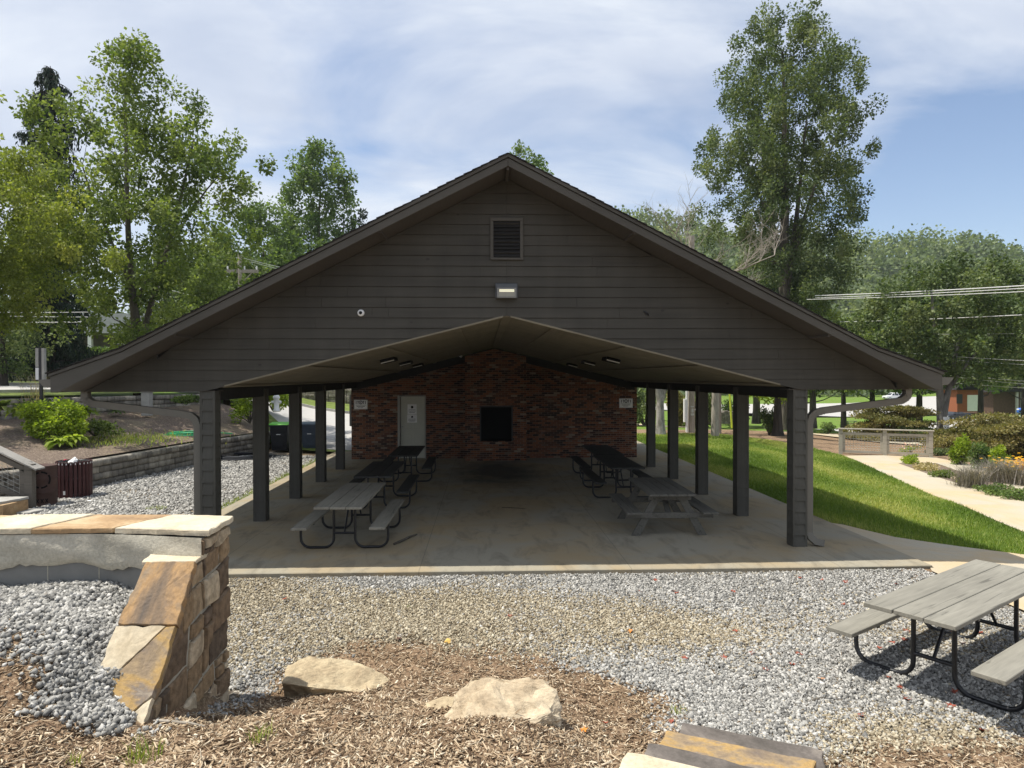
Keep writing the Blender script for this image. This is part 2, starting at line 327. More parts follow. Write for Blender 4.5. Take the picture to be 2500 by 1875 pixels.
FAR = np.array([
 (0,10,-.07),(-5,10,-.07),(-9,10,-.05),(-14,10,.1),(-9,15,-.05),(-6,16,-.07),(-6,22,-.07),(-9,24,-.08),(-5,28,-.12),(0,30,-.12),(5,28,-.08),
 (6.5,10,-.05),(6.6,14,-.03),(6.6,20,-.03),(6.6,26,-.03),(7,31,-.03),(8.3,11,-.14),(8,16,-.12),(8.5,22,-.1),(10,32,-.05),(9,28,-.08),
 (10.4,13.2,-.3),(12,18,-.35),(13,22,-.36),(14,27,-.38),(17.7,27,-.4),(16,20,-.38),(19,17,-.4),(13,11,-.35),(22,24,-.6),(20,34,-.6),(14,34,-.3),(24,36,-.75),(30,30,-1.1),
 (12,45,-.6),(22,48,-1.3),(35,50,-2.2),(30,70,-3.4),(45,80,-4.3),(60,100,-4.6),(70,130,-4.6),(100,150,-4.6),(50,140,-4.6),(20,90,-2.5),(20,140,-3.5),(50,40,-2.2),(95,165,-2.6),(80,190,-2),(120,185,-2),
 (0,50,-.6),(0,90,-1.5),(-20,40,-.3),(-20,90,1.5),(-60,60,2.5),(-60,150,6),(0,180,-2),(-25,20,-.2),(-30,0,0.5),(30,0,-.5),(14,5,-.4),(60,10,-1.5),(-60,0,2),(0,-30,3),(-200,200,10),(200,200,0),(200,0,-4),(-200,0,6),(0,400,4),(200,500,10)])
def idw(P,X,Y,p=2.0,eps=.02):
    w=0;s=0
    for x,y,z in P:
        k=1.0/((X-x)**2+(Y-y)**2+eps)**p
        w=w+k;s=s+k*z
    return s/w
def sst(a,b,x):
    t=np.clip((x-a)/(b-a),0,1);return t*t*(3-2*t)
def height(X,Y):
    X=np.asarray(X,float);Y=np.asarray(Y,float)
    n=idw(NEAR,X,Y);b=idw(BANK,X,Y)
    f=idw(FAR,X,Y,2.0,1.0)
    k=sst(-2.12,-2.46,X)*sst(4.05,4.5,Y)+sst(-1.4,-3.0,X)*(1-sst(4.05,4.5,Y))
    m=n*(1-k)+b*k
    # the bank stops inside the stone wall
    g=sst(5.64,5.92,Y)*sst(-2.0,-2.3,X)
    m=m*(1-g)+(-.05)*g
    q=sst(7.0,10.0,Y+np.maximum(0,np.abs(X)-8)*.5)
    return m*(1-q)+f*q
# ---- end terrain ------------------------------------------------------
# ================= ground =================
def inpoly(X,Y,poly):
    c=np.zeros(np.shape(X),bool); n=len(poly)
    for i in range(n):
        x0,y0=poly[i];x1,y1=poly[(i+1)%n]
        if y0==y1: continue
        k=((y0>Y)!=(y1>Y))&(X<(x1-x0)*(Y-y0)/(y1-y0)+x0); c^=k
    return c
def spacing(lo,hi,d,far,g=1.12):
    a=list(np.arange(lo,hi+1e-6,d)); s=d; x=a[-1]
    while x<far: s*=g; x+=s; a.append(x)
    s=d; x=a[0]
    while x>-far: s*=g; x-=s; a.insert(0,x)
    return np.array(a)
GX=spacing(-7,8,.08,700,1.07); GY=np.concatenate([np.arange(1.0,10.2,.08),spacing(10.2,40,.4,900)[spacing(10.2,40,.4,900)>10.25]])
GY=np.concatenate([[-300,-60,-12,-3,-1],GY])
XX,YY=np.meshgrid(GX,GY); ZZ=height(XX,YY)
GRAVMULCH=[(-2.16,5.96),(-1.95,6.41),(-1.65,6.92),(-1.23,7.32),(-.57,7.2),(.29,6.96),(1.24,6.44),(1.64,5.9),(1.6,5.18),(2.46,4.8),(2.75,4.87),(3.2,5.05),(4.25,5.1),(9,5.3)]
MULCH=GRAVMULCH+[(9,-5),(-9,-5),(-9,4.9),(-3.45,5.0),(-3.22,4.92),(-2.87,4.8),(-2.75,4.48),(-2.6,4.35),(-2.24,4.5)]
LAWN=[(6.55,12.75),(6.8,12.6),(7.3,11.8),(8.0,11.1),(8.7,10.5),(9.6,9.9),(10.45,12.8),(11.2,15.8),(12.2,19.4),(13.1,22.5),(14.1,26.4),(14.2,28.8),(13.4,31),(11.5,32.8),(8.3,33.2),(6.5,32.5),(5.6,30),(6.55,27)]
YARD=[(-14,6),(9,5.0),(6.55,9.7),(-5.5,9.8),(-5.5,24.5),(-9,27),(-14,20)]
def wob(X,Y,s,a): return a*np.sin(X*s*1.7+Y*s*.9)*np.cos(Y*s*1.3-X*s*.6+1)+a*.6*np.sin(X*s*3.9+2)*np.sin(Y*s*4.3)
zone=np.zeros(XX.shape+(4,)); wx=XX+wob(XX,YY,1.6,.12); wy=YY+wob(YY,XX,1.9,.12)
zm=inpoly(wx,wy,MULCH); zl=inpoly(XX,YY,LAWN); zg=inpoly(wx,wy,YARD)&~zm
zb=(XX>6)&(XX<30)&(YY>9)&(YY<42)&~zl
zone[...,3]=1; zone[...,0]=(zm|zb); zone[...,1]=zg&~zb; zone[...,2]=zl|((YY>33)&~zb)|((~zm)&(~zg)&(~zb)&(YY>30))
jj=wob(XX,YY,7,.012)*((YY<8)&(YY>2))
V=np.stack([XX,YY,ZZ+jj],-1).reshape(-1,3); ny,nx=XX.shape
I=np.arange(ny*nx).reshape(ny,nx); F=np.stack([I[:-1,:-1],I[:-1,1:],I[1:,1:],I[1:,:-1]],-1).reshape(-1,4)
def groundmat():
    m,nt,b=newmat('ground_soil'); co=objco(nt); z=attrn(nt,'zone').outputs['Color']
    zn=nt.nodes.new('ShaderNodeSeparateColor'); nt.links.new(z,zn.inputs[0])
    fine=noisen(nt,co,42,5,.75); mid=noisen(nt,co,3.5,6,.65); vor=nt.nodes.new('ShaderNodeTexVoronoi'); vor.inputs['Scale'].default_value=30; nt.links.new(co,vor.inputs['Vector'])
    mul=ramp(nt,fine,[(.30,(.09,.058,.036)),(.5,(.24,.165,.105)),(.62,(.40,.31,.205)),(.75,(.6,.5,.37))])
    mul=mixc(nt,.5,mul,ramp(nt,mid,[(.35,(.6,.55,.5)),(.65,(1.2,1.1,1.05))]),'MULTIPLY')
    sepv=nt.nodes.new('ShaderNodeSeparateColor'); nt.links.new(vor.outputs['Color'],sepv.inputs[0])
    gr=ramp(nt,sepv.outputs[0],[(0,(.16,.155,.145)),(.5,(.34,.33,.31)),(1,(.52,.51,.48))])
    gr=mixc(nt,ramp(nt,vor.outputs['Distance'],[(.35,0.0),(.6,.8)]),gr,(.07,.06,.05))
    tan=ramp(nt,noisen(nt,co,.5,4,.6),[(.48,0.0),(.62,.75)]); gr=mixc(nt,tan,gr,mixc(nt,1.0,gr,(1.05,.85,.58),'MULTIPLY'))
    gs=ramp(nt,noisen(nt,co,9,6,.7),[(.3,(.06,.11,.015)),(.5,(.12,.2,.03)),(.7,(.22,.28,.06))])
    dry=ramp(nt,noisen(nt,co,.6,5,.6),[(.55,0.0),(.7,.6)]); gs=mixc(nt,dry,gs,(.2,.17,.07))
    c=mixc(nt,zn.outputs[0],mixc(nt,.5,mul,(.13,.11,.07)),mul); c=mixc(nt,zn.outputs[1],c,gr); c=mixc(nt,zn.outputs[2],c,gs)
    nt.links.new(c,b.inputs['Base Color']); b.inputs['Roughness'].default_value=.95; b.inputs['Specular IOR Level'].default_value=.15
    bump(nt,b,mathn(nt,'ADD',fine,mathn(nt,'MULTIPLY',vor.outputs['Distance'],-.8)),.9,.02); return m
M['ground']=groundmat()
g=npmesh('ground',V,F,M['ground'],smooth=True,col=zone.reshape(-1,4)); tag(g,kind='structure')
def sheet(name,poly,mat,dz=.004,zf=None,res=.5,thick=0):
    """flat-ish polygon draped over the terrain"""
    bm=bmesh.new(); vs=[bm.verts.new((x,y,0)) for x,y in poly]; bm.faces.new(vs)
    xs=[p[0] for p in poly]; ys=[p[1] for p in poly]
    for ax,lo,hi in ((0,min(xs),max(xs)),(1,min(ys),max(ys))):
        t=lo+res
        while t<hi:
            no=(1,0,0) if ax==0 else (0,1,0); co=(t,0,0) if ax==0 else (0,t,0)
            bmesh.ops.bisect_plane(bm,geom=bm.verts[:]+bm.edges[:]+bm.faces[:],plane_co=co,plane_no=no); t+=res
    P=np.array([v.co[:2] for v in bm.verts]); Z=(zf or height)(P[:,0],P[:,1])+dz
    for v,z in zip(bm.verts,Z): v.co.z=z
    bmesh.ops.recalc_face_normals(bm,faces=bm.faces)
    if sum(f.normal.z for f in bm.faces)<0: bmesh.ops.reverse_faces(bm,faces=bm.faces)
    if thick:
        r=bmesh.ops.extrude_face_region(bm,geom=bm.faces[:])
        vv=[e for e in r['geom'] if isinstance(e,bmesh.types.BMVert)]
        # original stays as bottom
        for v in vv: v.co.z+=thick
        bmesh.ops.recalc_face_normals(bm,faces=bm.faces)
    me=bpy.data.meshes.new(name); bm.to_mesh(me); bm.free()
    return tag(link_mesh(name,me,mat),kind='structure')
def loft(name,A,B,mat,n=8,jit=0,kind='structure'):
    """ruled surface between two 3d polylines with equal counts"""
    m=len(A); T=np.linspace(0,1,n); A=np.array(A,float);B=np.array(B,float)
    k=8; ts=np.linspace(0,m-1,(m-1)*k+1); ip=lambda P:np.stack([np.interp(ts,np.arange(m),P[:,i]) for i in range(3)],-1)
    A=ip(A);B=ip(B); G=A[None]*(1-T[:,None,None])+B[None]*T[:,None,None]
    if jit: G[1:-1,:,2]+=wob(G[1:-1,:,0],G[1:-1,:,1],1.3,jit)
    q=G.shape[1]; I=np.arange(n*q).reshape(n,q); F=np.stack([I[:-1,:-1],I[:-1,1:],I[1:,1:],I[1:,:-1]],-1).reshape(-1,4)
    o=npmesh(name,G.reshape(-1,3),F,mat,smooth=True); tag(o,kind=kind); return o
# pavilion slab
SL=[(-5.5,9.78),(6.55,9.67),(6.62,33),(-5.5,33)]
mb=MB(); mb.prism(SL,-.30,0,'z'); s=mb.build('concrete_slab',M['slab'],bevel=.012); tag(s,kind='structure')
W1=[(6.56,9.66),(6.62,12.72),(6.8,12.6),(7.3,11.8),(8.0,11.1),(8.7,10.5),(9.6,9.9),(12,7.5),(14,4),(9,4),(6.6,6.2),(6.44,7.6),(6.40,8.8),(6.42,9.5),(6.5,9.66)]
sheet('walkway',W1,M['walk'],.012,lambda x,y:np.maximum(height(x,y),-.12-0*x)+.01,.6)
P2=[(14.1,26.1),(13.1,22.5),(12.2,19.4),(11.2,15.8),(10.5,12.8),(9.6,9.9),(12,7.5),(13.3,11),(13.3,14),(13.2,16.1),(13.4,17.4),(13.9,19.7),(14.7,23.2),(15.2,23.9),(16.1,23.6),(15.6,22),(15.1,19.7),(14.6,17.9),(14.4,14.5),(16,14.5),(16.2,18),(16.6,21.3),(17.2,23.7),(17.4,25.8),(16.5,26.3)]
sheet('path',P2,M['walk'],.02,None,.5)
# ================= pavilion =================
RX=.375
pav=empty('pavilion',(0,0,0),0,'dark brown open picnic pavilion with a wide gable roof on posts','pavilion')
YF,YW,YB=10.83,23.13,27.6
# shingled roof: stepped courses
SH=[(0,6.08),(5.62,3.205),(6.66,2.835)]
for sgn in (-1,1):
    mb=MB(); pts=[]
    for a,b in zip(SH[:-1],SH[1:]):
        ln=math.hypot(b[0]-a[0],b[1]-a[1]); n=round(ln/.145)
        for i in range(n): pts.append((a,b,i/n,(i+1)/n))
    for a,b,t0,t1 in pts:
        t1b=t1+.12/ math.hypot(b[0]-a[0],b[1]-a[1])*.2
        x0=a[0]+(b[0]-a[0])*t0;z0=a[1]+(b[1]-a[1])*t0;x1=a[0]+(b[0]-a[0])*t1b;z1=a[1]+(b[1]-a[1])*t1b
        yf=10.115+random.uniform(-.012,.01)
        q=[(RX+sgn*x0,z0-.012),(RX+sgn*x1,z1-.004),(RX+sgn*x1,z1+.012+random.uniform(0,.006)),(RX+sgn*x0,z0)]
        mb.prism(q,yf,YB+.4,'y')
    mb.build('roof_shingles',M['shingle'],pav)
    # roof deck under the shingles and soffit
    mb=MB(); t=.03
    q=[(RX,6.065),(RX+sgn*5.62,3.19),(RX+sgn*6.60,2.822),(RX+sgn*6.60,2.562),(RX+sgn*6.52,2.562),(RX,5.90)]
    mb.prism(q,10.19,YB+.35,'y'); mb.build('soffit',M['soffit'],pav)
    # fascia (barge) board, a thin trim strip above it
    mb=MB(); q=[(RX+sgn*.0015,6.012),(RX+sgn*5.62,3.142),(RX+sgn*6.635,2.785),(RX+sgn*6.635,2.555),(RX+sgn*6.53,2.555),(RX+sgn*.0015,5.892)]
    mb.prism(q,10.15,10.188,'y'); mb.build('fascia_board',M['fascia'],pav,bevel=.004)
    mb=MB(); q=[(RX+sgn*.0015,6.068),(RX+sgn*5.62,3.192),(RX+sgn*6.65,2.822),(RX+sgn*6.65,2.782),(RX+sgn*5.62,3.150),(RX+sgn*.0015,6.02)]
    mb.prism(q,10.128,10.149,'y'); mb.build('rake_trim',M['fascia'],pav)
    # eave fascia board (long side)
    mb=MB(); xa,xb=sorted((RX+sgn*6.602,RX+sgn*6.637)); mb.box((xa,10.19,2.555),(xb,YB+.35,2.78)); mb.build('eave_board',M['fascia'],pav)
    # lookout block on the soffit
    mb=MB()
    for d in (1.9,4.9):
        zc=5.90-d*.512; xa,xb=sorted((RX+sgn*(d-.03),RX+sgn*(d+.03)))
        MB().box((xa,10.19,zc-.022),(xb,10.79,zc+.02)).build('lookout',M['soffit'],pav)
    # gutter
    mb=MB(); xo=RX+sgn*6.64
    sec=[(0,.0),(0,-.125),(.03,-.135),(.07,-.125),(.115,-.045),(.13,-.005),(.118,-.005),(.105,-.045),(.065,-.112),(.012,-.118),(.012,0)]
    sec=[(x*1.4,z*.9-.055) for x,z in sec]; q=[(xo+sgn*x,2.80+z) for x,z in sec]; mb.prism(q,10.17,YB+.3,'y')
    q2=[(xo+sgn*x,2.80+z) for x,z in sec[:6]]; mb.prism(q2,10.165,10.169,'y')
    mb.build('gutter',M['gutter'],pav)
# ridge board under the overhang
MB().box((RX-.02,10.19,5.84),(RX+.02,10.79,5.95)).build('ridge_board',M['trim'],pav)
# gable siding: lapped boards clipped to the gable and to the ceiling opening
rg=5.898; sl=.5120; ci=3.735; cs=.25
def outer(z): return max(0,(rg-z)/sl)
def inner(z): return (ci-z)/cs if z<ci else 0
lap=.1635; z=2.56; mb=MB(); row=0
while z<5.88:
    z1=min(z+lap,5.9)
    for sgn in (-1,1):
        def P(i0,i1):
            pass
        x00=inner(z+.0); x01=inner(z1); 
        # butt joints
        cuts=[0]+sorted(random.uniform(.3,6.5) for _ in range(2))+[9]
        for c0,c1 in zip(cuts[:-1],cuts[1:]):
            a0=max(x00,c0+.0015); a1=max(x01,c0+.0015); b0=min(outer(z),c1-.0015); b1=min(outer(z1),c1-.0015)
            if b0-a0<.01: continue
            b1=max(b1,a1+.001) if outer(z1)>a1 else a1+.0005
            if z<ci<z1 and c0==0:
                poly=[(a0,z),(b0,z),(b1,z1),(a1,z1),(a1,ci)]
            else: poly=[(a0,z),(b0,z),(b1,z1),(a1,z1)]
            poly=[(x,(zz if zz<z1 else z1-.009)) for x,zz in poly]
            n=len(poly)
            def yy(zz): return YF-.030+.018*(zz-z)/lap
            fr=[(RX+sgn*x,yy(zz),zz-(.006 if zz==z else 0)) for x,zz in poly]; bk=[(RX+sgn*x,YF+.02,zz-(.006 if zz==z else 0)) for x,zz in poly]
            mb.add(fr+bk,[tuple(range(n)),tuple(range(n,2*n))[::-1]]+[(i,n+i,n+(i+1)%n,(i+1)%n) for i in range(n)])
    z+=lap; row+=1
mb.build('gable_siding',M['siding'],pav)
# gable backing wall (two halves, above the opening)
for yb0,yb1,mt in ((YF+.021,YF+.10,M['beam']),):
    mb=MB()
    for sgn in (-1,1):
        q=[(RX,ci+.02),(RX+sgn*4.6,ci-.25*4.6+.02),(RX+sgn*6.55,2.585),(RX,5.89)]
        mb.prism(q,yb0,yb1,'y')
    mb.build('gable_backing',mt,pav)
# gable bottom closing board
for sgn in (-1,1):
    xa,xb=sorted((RX+sgn*4.55,RX+sgn*6.55)); MB().box((xa,YF-.0,2.545),(xb,YF+.34,2.558)).build('eave_return',M['soffit'],pav)
# gable louvre vent
v=empty('vent',(0,0,0)); v.parent=pav
mb=MB(); x0,x1,z0,z1=.115,.635,4.61,5.27; w=.05
mb.box((x0,YF-.062,z0),(x1,YF-.02,z0+w-.015)); mb.box((x0,YF-.062,z1-w),(x1,YF-.02,z1)); mb.box((x0,YF-.06,z0+w-.015),(x0+w,YF-.02,z1-w)); mb.box((x1-w,YF-.06,z0+w-.015),(x1,YF-.02,z1-w))
vf=mb.build('vent_frame',M['fascia'],v,bevel=.003)
mb=MB(); mb.box((x0+w,YF-.024,z0+.03),(x1-w,YF-.0225,z1-w),1)
for i in range(10):
    zc=z0+.05+i*.058; mb.add([(x0+w,YF-.056,zc),(x1-w,YF-.056,zc),(x1-w,YF-.026,zc+.045),(x0+w,YF-.026,zc+.045),(x0+w,YF-.056,zc+.012),(x1-w,YF-.056,zc+.012),(x1-w,YF-.026,zc+.053),(x0+w,YF-.026,zc+.053)],[(0,1,2,3),(4,7,6,5),(0,4,5,1),(2,6,7,3)])
mb.build('louvre',[M['beam'],M['black']],v)
# posts: lapped cladding with corner boards
def post_mesh():
    mb=MB(); h=.1175; H=2.545
    mb.box((-h+.02,-h+.02,0),(h-.02,h-.02,H))
    for sx in(-1,1):
        for sy in (-1,1):
            x0,x1=sorted((sx*h,sx*(h-.036))); y0,y1=sorted((sy*h,sy*(h-.036))); mb.box((x0,y0,0),(x1,y1,H))
    lp=.187; k=0
    while k*lp<H-.01:
        z0=k*lp;z1=min(z0+lp,H)
        for ang in range(4):
            Mx=Matrix.Rotation(ang*math.pi/2,4,'Z'); a=h-.037+.0
            y0=-h-.007; y1=-h+.016
            vs=[(-a,y0,z0),(a,y0,z0),(a,y1,z1),(-a,y1,z1),(-a,-h+.021,z0),(a,-h+.021,z0),(a,-h+.021,z1),(-a,-h+.021,z1)]
            mb.add([Mx@Vector(v) for v in vs],[(0,1,2,3),(4,7,6,5),(0,4,5,1),(0,3,7,4),(1,5,6,2),(3,2,6,7)])
        k+=1
    return mb
PXL,PXR=-4.30,5.1225; first=None
for X in (PXL,PXR):
    for i in range(5):
        if first is None: first=post_mesh().build('post',M['post'],pav,(X,YF+.1175,0)); first.location=(X,YF+.1175,0)
        else:
            o=first.copy(); COL.objects.link(o); o.parent=pav; o.location=(X,YF+.1175+2.44*i,0)
for X in (PXL,PXR):
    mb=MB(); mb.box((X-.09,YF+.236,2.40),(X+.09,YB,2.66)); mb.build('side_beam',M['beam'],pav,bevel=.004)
    s=1 if X>0 else -1
    MB().box((X-.1 if s>0 else X-.1,YF+.022,2.405),(X+.1,YF+.2355,2.535)).build('beam_end',M['beam'],pav) if False else None
# scissor ceiling
for sgn in (-1,1):
    mb=MB(); e=4.72
    edges=[.0,.78,1.98,3.2,4.42,e]
    for a,b in zip(edges[:-1],edges[1:]):
        y=YF+.103
        while y<YW:
            y1=min(y+2.41,YW)
            zf=lambda x:3.75-.25*x
            q=[(RX+sgn*(a+.008),zf(a)),(RX+sgn*(b-.008),zf(b)),(RX+sgn*(b-.008),zf(b)+.02),(RX+sgn*(a+.008),zf(a)+.02)]
            ys=y
            # two sheets per bay with a fine gap
            for k in range(2):
                ya=y+(y1-y)*k/2; yb=y+(y1-y)*(k+1)/2
                mb.prism(q,ya+.007,yb-.007,'y')
            y=y1
    mb.build('ceiling_panel',M['ceil'],pav)
    mb=MB()
    for a in (.78,1.98,3.2,4.42):
        z0=3.75-.25*a-.016; w=.05
        q=[(RX+sgn*(a-w),z0+.25*w-.014),(RX+sgn*(a+w),z0-.25*w-.014),(RX+sgn*(a+w),z0-.25*w-.001),(RX+sgn*(a-w),z0+.25*w-.001)]
        mb.prism(q,YF+.10,YW-.2,'y')
    # trim along the gable opening
    q=[(RX+sgn*.06,3.705),(RX+sgn*4.4,2.62),(RX+sgn*4.4,2.645),(RX+sgn*.06,3.732)]
    mb.prism(q,YF-.03,YF+.10,'y')
    mb.build('ceiling_batten',M['ceil'],pav)
    q=[(RX,3.80),(RX+sgn*4.9,2.575),(RX+sgn*4.9,2.60),(RX,3.83)]
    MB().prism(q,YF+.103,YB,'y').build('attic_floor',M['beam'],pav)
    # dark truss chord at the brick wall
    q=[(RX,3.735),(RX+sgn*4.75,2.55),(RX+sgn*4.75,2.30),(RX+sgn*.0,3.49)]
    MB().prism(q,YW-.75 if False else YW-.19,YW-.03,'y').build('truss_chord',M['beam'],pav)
MB().prism([(RX-.075,3.715),(RX+.075,3.715),(RX+.075,3.735),(RX,3.75),(RX-.075,3.735)],YF+.0,YW-.19,'y').build('ridge_batten',M['ceil'],pav)
# brick room at the back: walls with the chimney breast as its own part
wl,wr=-4.43,5.24
bx=MB(); dx0,dx1,dz1=-2.89,-1.94,2.14
def wtop(x): return 3.70-.25*abs(x-RX)
bx.prism([(wl,-.0),(dx0,0),(dx0,dz1),(dx1,dz1),(dx1,0),(wr,0),(wr,wtop(wr)),(RX,wtop(RX)),(wl,wtop(wl))],YW,YW+.12,'y')
bx.box((wl,YW+.12,0),(wl+.12,YB-.1,2.5)); bx.box((wr-.12,YW+.12,0),(wr,YB-.1,2.5)); bx.box((wl+.12,YB-.22,0),(wr-.12,YB-.1,2.5))
bx.build('brick_wall',M['brick'],pav)
ch=MB(); c0,c1,f0,f1,fz0,fz1=-.60,1.41,-.09,.94,.64,1.76; y0,y1=22.46,YW-.001
ch.box((c0,y0,0),(c1,y1,fz0)); ch.box((c0,y0,fz0),(f0,y1,fz1)); ch.box((f1,y0,fz0),(c1,y1,fz1))
ch.prism([(c0,fz1),(c1,fz1),(c1,wtop(c1)-.02),(RX,3.68),(c0,wtop(c0)-.02)],y0,y1,'y')
cho=ch.build('chimney',M['brick'],pav)
MB().box((f0+.002,y0+.3,fz0),(f1-.002,y0+.32,fz1)).box((f0,y0+.05,fz0+.001),(f1,y0+.3,fz0+.02)).build('firebox',M['black'],cho)
mb=MB(); w=.045
mb.box((f0-.03,y0-.02,fz0),(f0-.03+w,y0+.02,fz1)); mb.box((f1+.03-w,y0-.02,fz0),(f1+.03,y0+.02,fz1)); mb.box((f0-.03,y0-.02,fz1),(f1+.03,y0+.02,fz1+w))
mb.build('fireplace_frame',simple('frame_iron',(.05,.05,.048),.5,.2,9),cho)
dr=MB(); a,b=dx0+.10,dx1-.045; dy=YW+.05
dr.box((a,dy,.02),(b,dy+.04,dz1-.045))
def panel(xa,xb,za,zb):
    for r in ((xa,za,xb,za+.018),(xa,zb-.018,xb,zb),(xa,za+.018,xa+.018,zb-.018),(xb-.018,za+.018,xb,zb-.018)): dr.box((r[0],dy-.008,r[1]),(r[2],dy,r[3]))
mx=(a+b)/2
for xa,xb in ((a+.09,mx-.045),(mx+.045,b-.09)):
    panel(xa,xb,.22,.83); panel(xa,xb,1.0,1.60); panel(xa,xb,1.70,1.90)
door=dr.build('door',M['door'],pav,bevel=.003)
mb=MB(); mb.box((dx0+.002,YW-.012,0),(dx0+.085,YW+.10,dz1-.04)); mb.box((dx1-.04,YW-.012,0),(dx1-.002,YW+.10,dz1-.04)); mb.box((dx0+.002,YW-.012,dz1-.04),(dx1-.002,YW+.10,dz1-.002)); mb.build('door_frame',M['door_frame'],door,bevel=.003)
mb=MB(); mb.lathe([(0,-.0),(.022,0),(.03,.02),(.022,.045),(0,.05)],n=12); 
for i in range(len(mb.v)): x,y_,z_=mb.v[i]; mb.v[i]=(a+.06+x,dy-.008-z_,1.08+y_)
mb.build('door_knob',M['steel'],door)
mb=MB(); mb.tube([(a+.06,dy-.01,.95),(a+.06,dy-.05,.95),(a+.17,dy-.055,.94)],.01,8); mb.build('door_handle',M['steel'],door)
# downspouts (rectangular pipe with ribbed elbows)
def downspout(sgn):
    mb=MB(); xo=RX+sgn*6.57; xp=(PXR+.1175+.06) if sgn>0 else (PXL-.1175-.06)
    if sgn>0: pts=[(xo,10.92,2.60),(xo,10.92,2.46),(xo-.03,10.92,2.41),(xo-.12,10.92,2.355),(xp+.25,10.92,2.205),(xp+.10,10.92,2.165),(xp+.03,10.92,2.10),(xp,10.92,2.0),(xp,10.92,.22),(xp+.02,10.90,.14),(xp+.1,10.88,.07),(xp+.22,10.86,.045)]
    else: pts=[(xo,10.92,2.60),(xo,10.92,2.46),(xo+.03,10.92,2.41),(xo+.12,10.92,2.36),(xp-.25,10.92,2.195),(xp-.10,10.92,2.165),(xp-.03,10.92,2.10),(xp,10.92,2.0),(xp,10.92,.18),(xp-.02,10.90,.12),(xp-.1,10.88,.07),(xp-.2,10.86,.045)]
    mb.tube(pts,.074,4,smooth=False,sx=1,sy=1)
    # ribs on the elbows
    for (i,j) in ((1,3),(4,7)):
        for k in range(9):
            t=i+(j-i)*(k+.5)/9; a_=Vector(pts[int(t)]); b_=Vector(pts[int(t)+1]); p=a_.lerp(b_,t-int(t)); d=(b_-a_).normalized()*.006
            mb.tube([p-d,p+d],.079,4,smooth=False)
    o=mb.build('downspout',M['gutter'],pav); return o
downspout(-1); downspout(1)
# ================= things fixed to the pavilion =================
t=empty('flood_light',(.37,YF,4.12),0,'grey wall floodlight with a glowing pale lens on the gable','light')
mb=MB(); mb.box((-.18,-.06,-.12),(.18,-.023,.12)); mb.prism([(-.06,.12),(-.06,-.12),(-.13,-.115),(-.15,.02),(-.12,.105)],-.165,.165,'x')
mb.build('housing',simple('lamp_housing_grey',(.09,.095,.10),.5,.1,6),t,bevel=.006)
mb=MB()
for q in ((-.15,-.152,-.117,.15,-.128,-.100),(-.15,-.158,.018,.15,-.14,.035),(-.15,-.158,-.1,-.128,-.135,.018),(.128,-.158,-.1,.15,-.135,.018)): mb.box(q[:3],q[3:])
mb.build('bezel',simple('lamp_bezel',(.25,.25,.24),.5,.1,6),t)
MB().box((-.126,-.1535,-.098),(.126,-.151,-.03)).build('reflector',simple('lamp_reflector',(.32,.31,.26),.4,.1,6),t)
MB().box((-.118,-.155,-.028),(.118,-.1525,.014)).build('lens',emis('lamp_lens',(.9,.86,.62),.35),t)
t=empty('security_camera',(-1.91,YF-.02,3.77),0,'small white dome camera mounted on the siding left of centre','camera')
mb=MB(); mb.lathe([(0,0),(.052,0),(.055,.03),(.045,.055),(.03,.06),(0,.06)],n=16)
mb.v=[(x,-z,y) for x,y,z in mb.v]; mb.build('dome',M['white'],t)
mb=MB(); mb.lathe([(0,.061),(.026,.061),(.022,.075),(0,.08)],n=14); mb.v=[(x,-z,y) for x,y,z in mb.v]; mb.build('camera_lens',M['black'],t)
t=empty('cable_stub',(3.62-.0,YF-.02,3.75),0,'little black bracket with a loose cable end on the right of the gable','bracket')
t.location=atY(1579,766,YF-.02)
mb=MB(); mb.tube([(-.05,-.01,.035),(-.02,-.04,.02),(.01,-.05,0),(.03,-.03,-.03)],.01,6); mb.box((-.02,-.02,-.02),(.02,0,.02)); mb.build('cable',M['black_metal'],t)
# strip lights recessed on the ceiling
for sgn,nm in ((-1,'left'),(1,'right')):
    for i,Y in enumerate((14.6,17.8,21.1)):
        d=2.38; t=empty('ceiling_light',(RX+sgn*d,Y,3.75-.25*d-.002),0,'unlit dark ceiling strip light on the %s ceiling slope, %s the gable'%(nm,('nearest','midway from','farthest from')[i]),'light','strip lights on the pavilion ceiling')
        t.rotation_euler=(0,math.atan(.25)*sgn,0)
        MB().box((-.15,-.3,-.075),(.15,.3,0)).build('fixture_body',M['black'],t,bevel=.005)
        MB().box((-.14,-.304,-.080),(.14,-.3005,-.062)).build('diffuser_edge',M['white'],t)
t=empty('motion_sensor',tuple(atY(1124,870,22.9)),0,'small white sensor tucked under the ceiling left of the chimney top','sensor')
MB().box((-.05,-.03,-.03),(.05,.03,.06),M=Matrix.Rotation(.6,4,'Y')).build('housing',M['white'],t,bevel=.01)
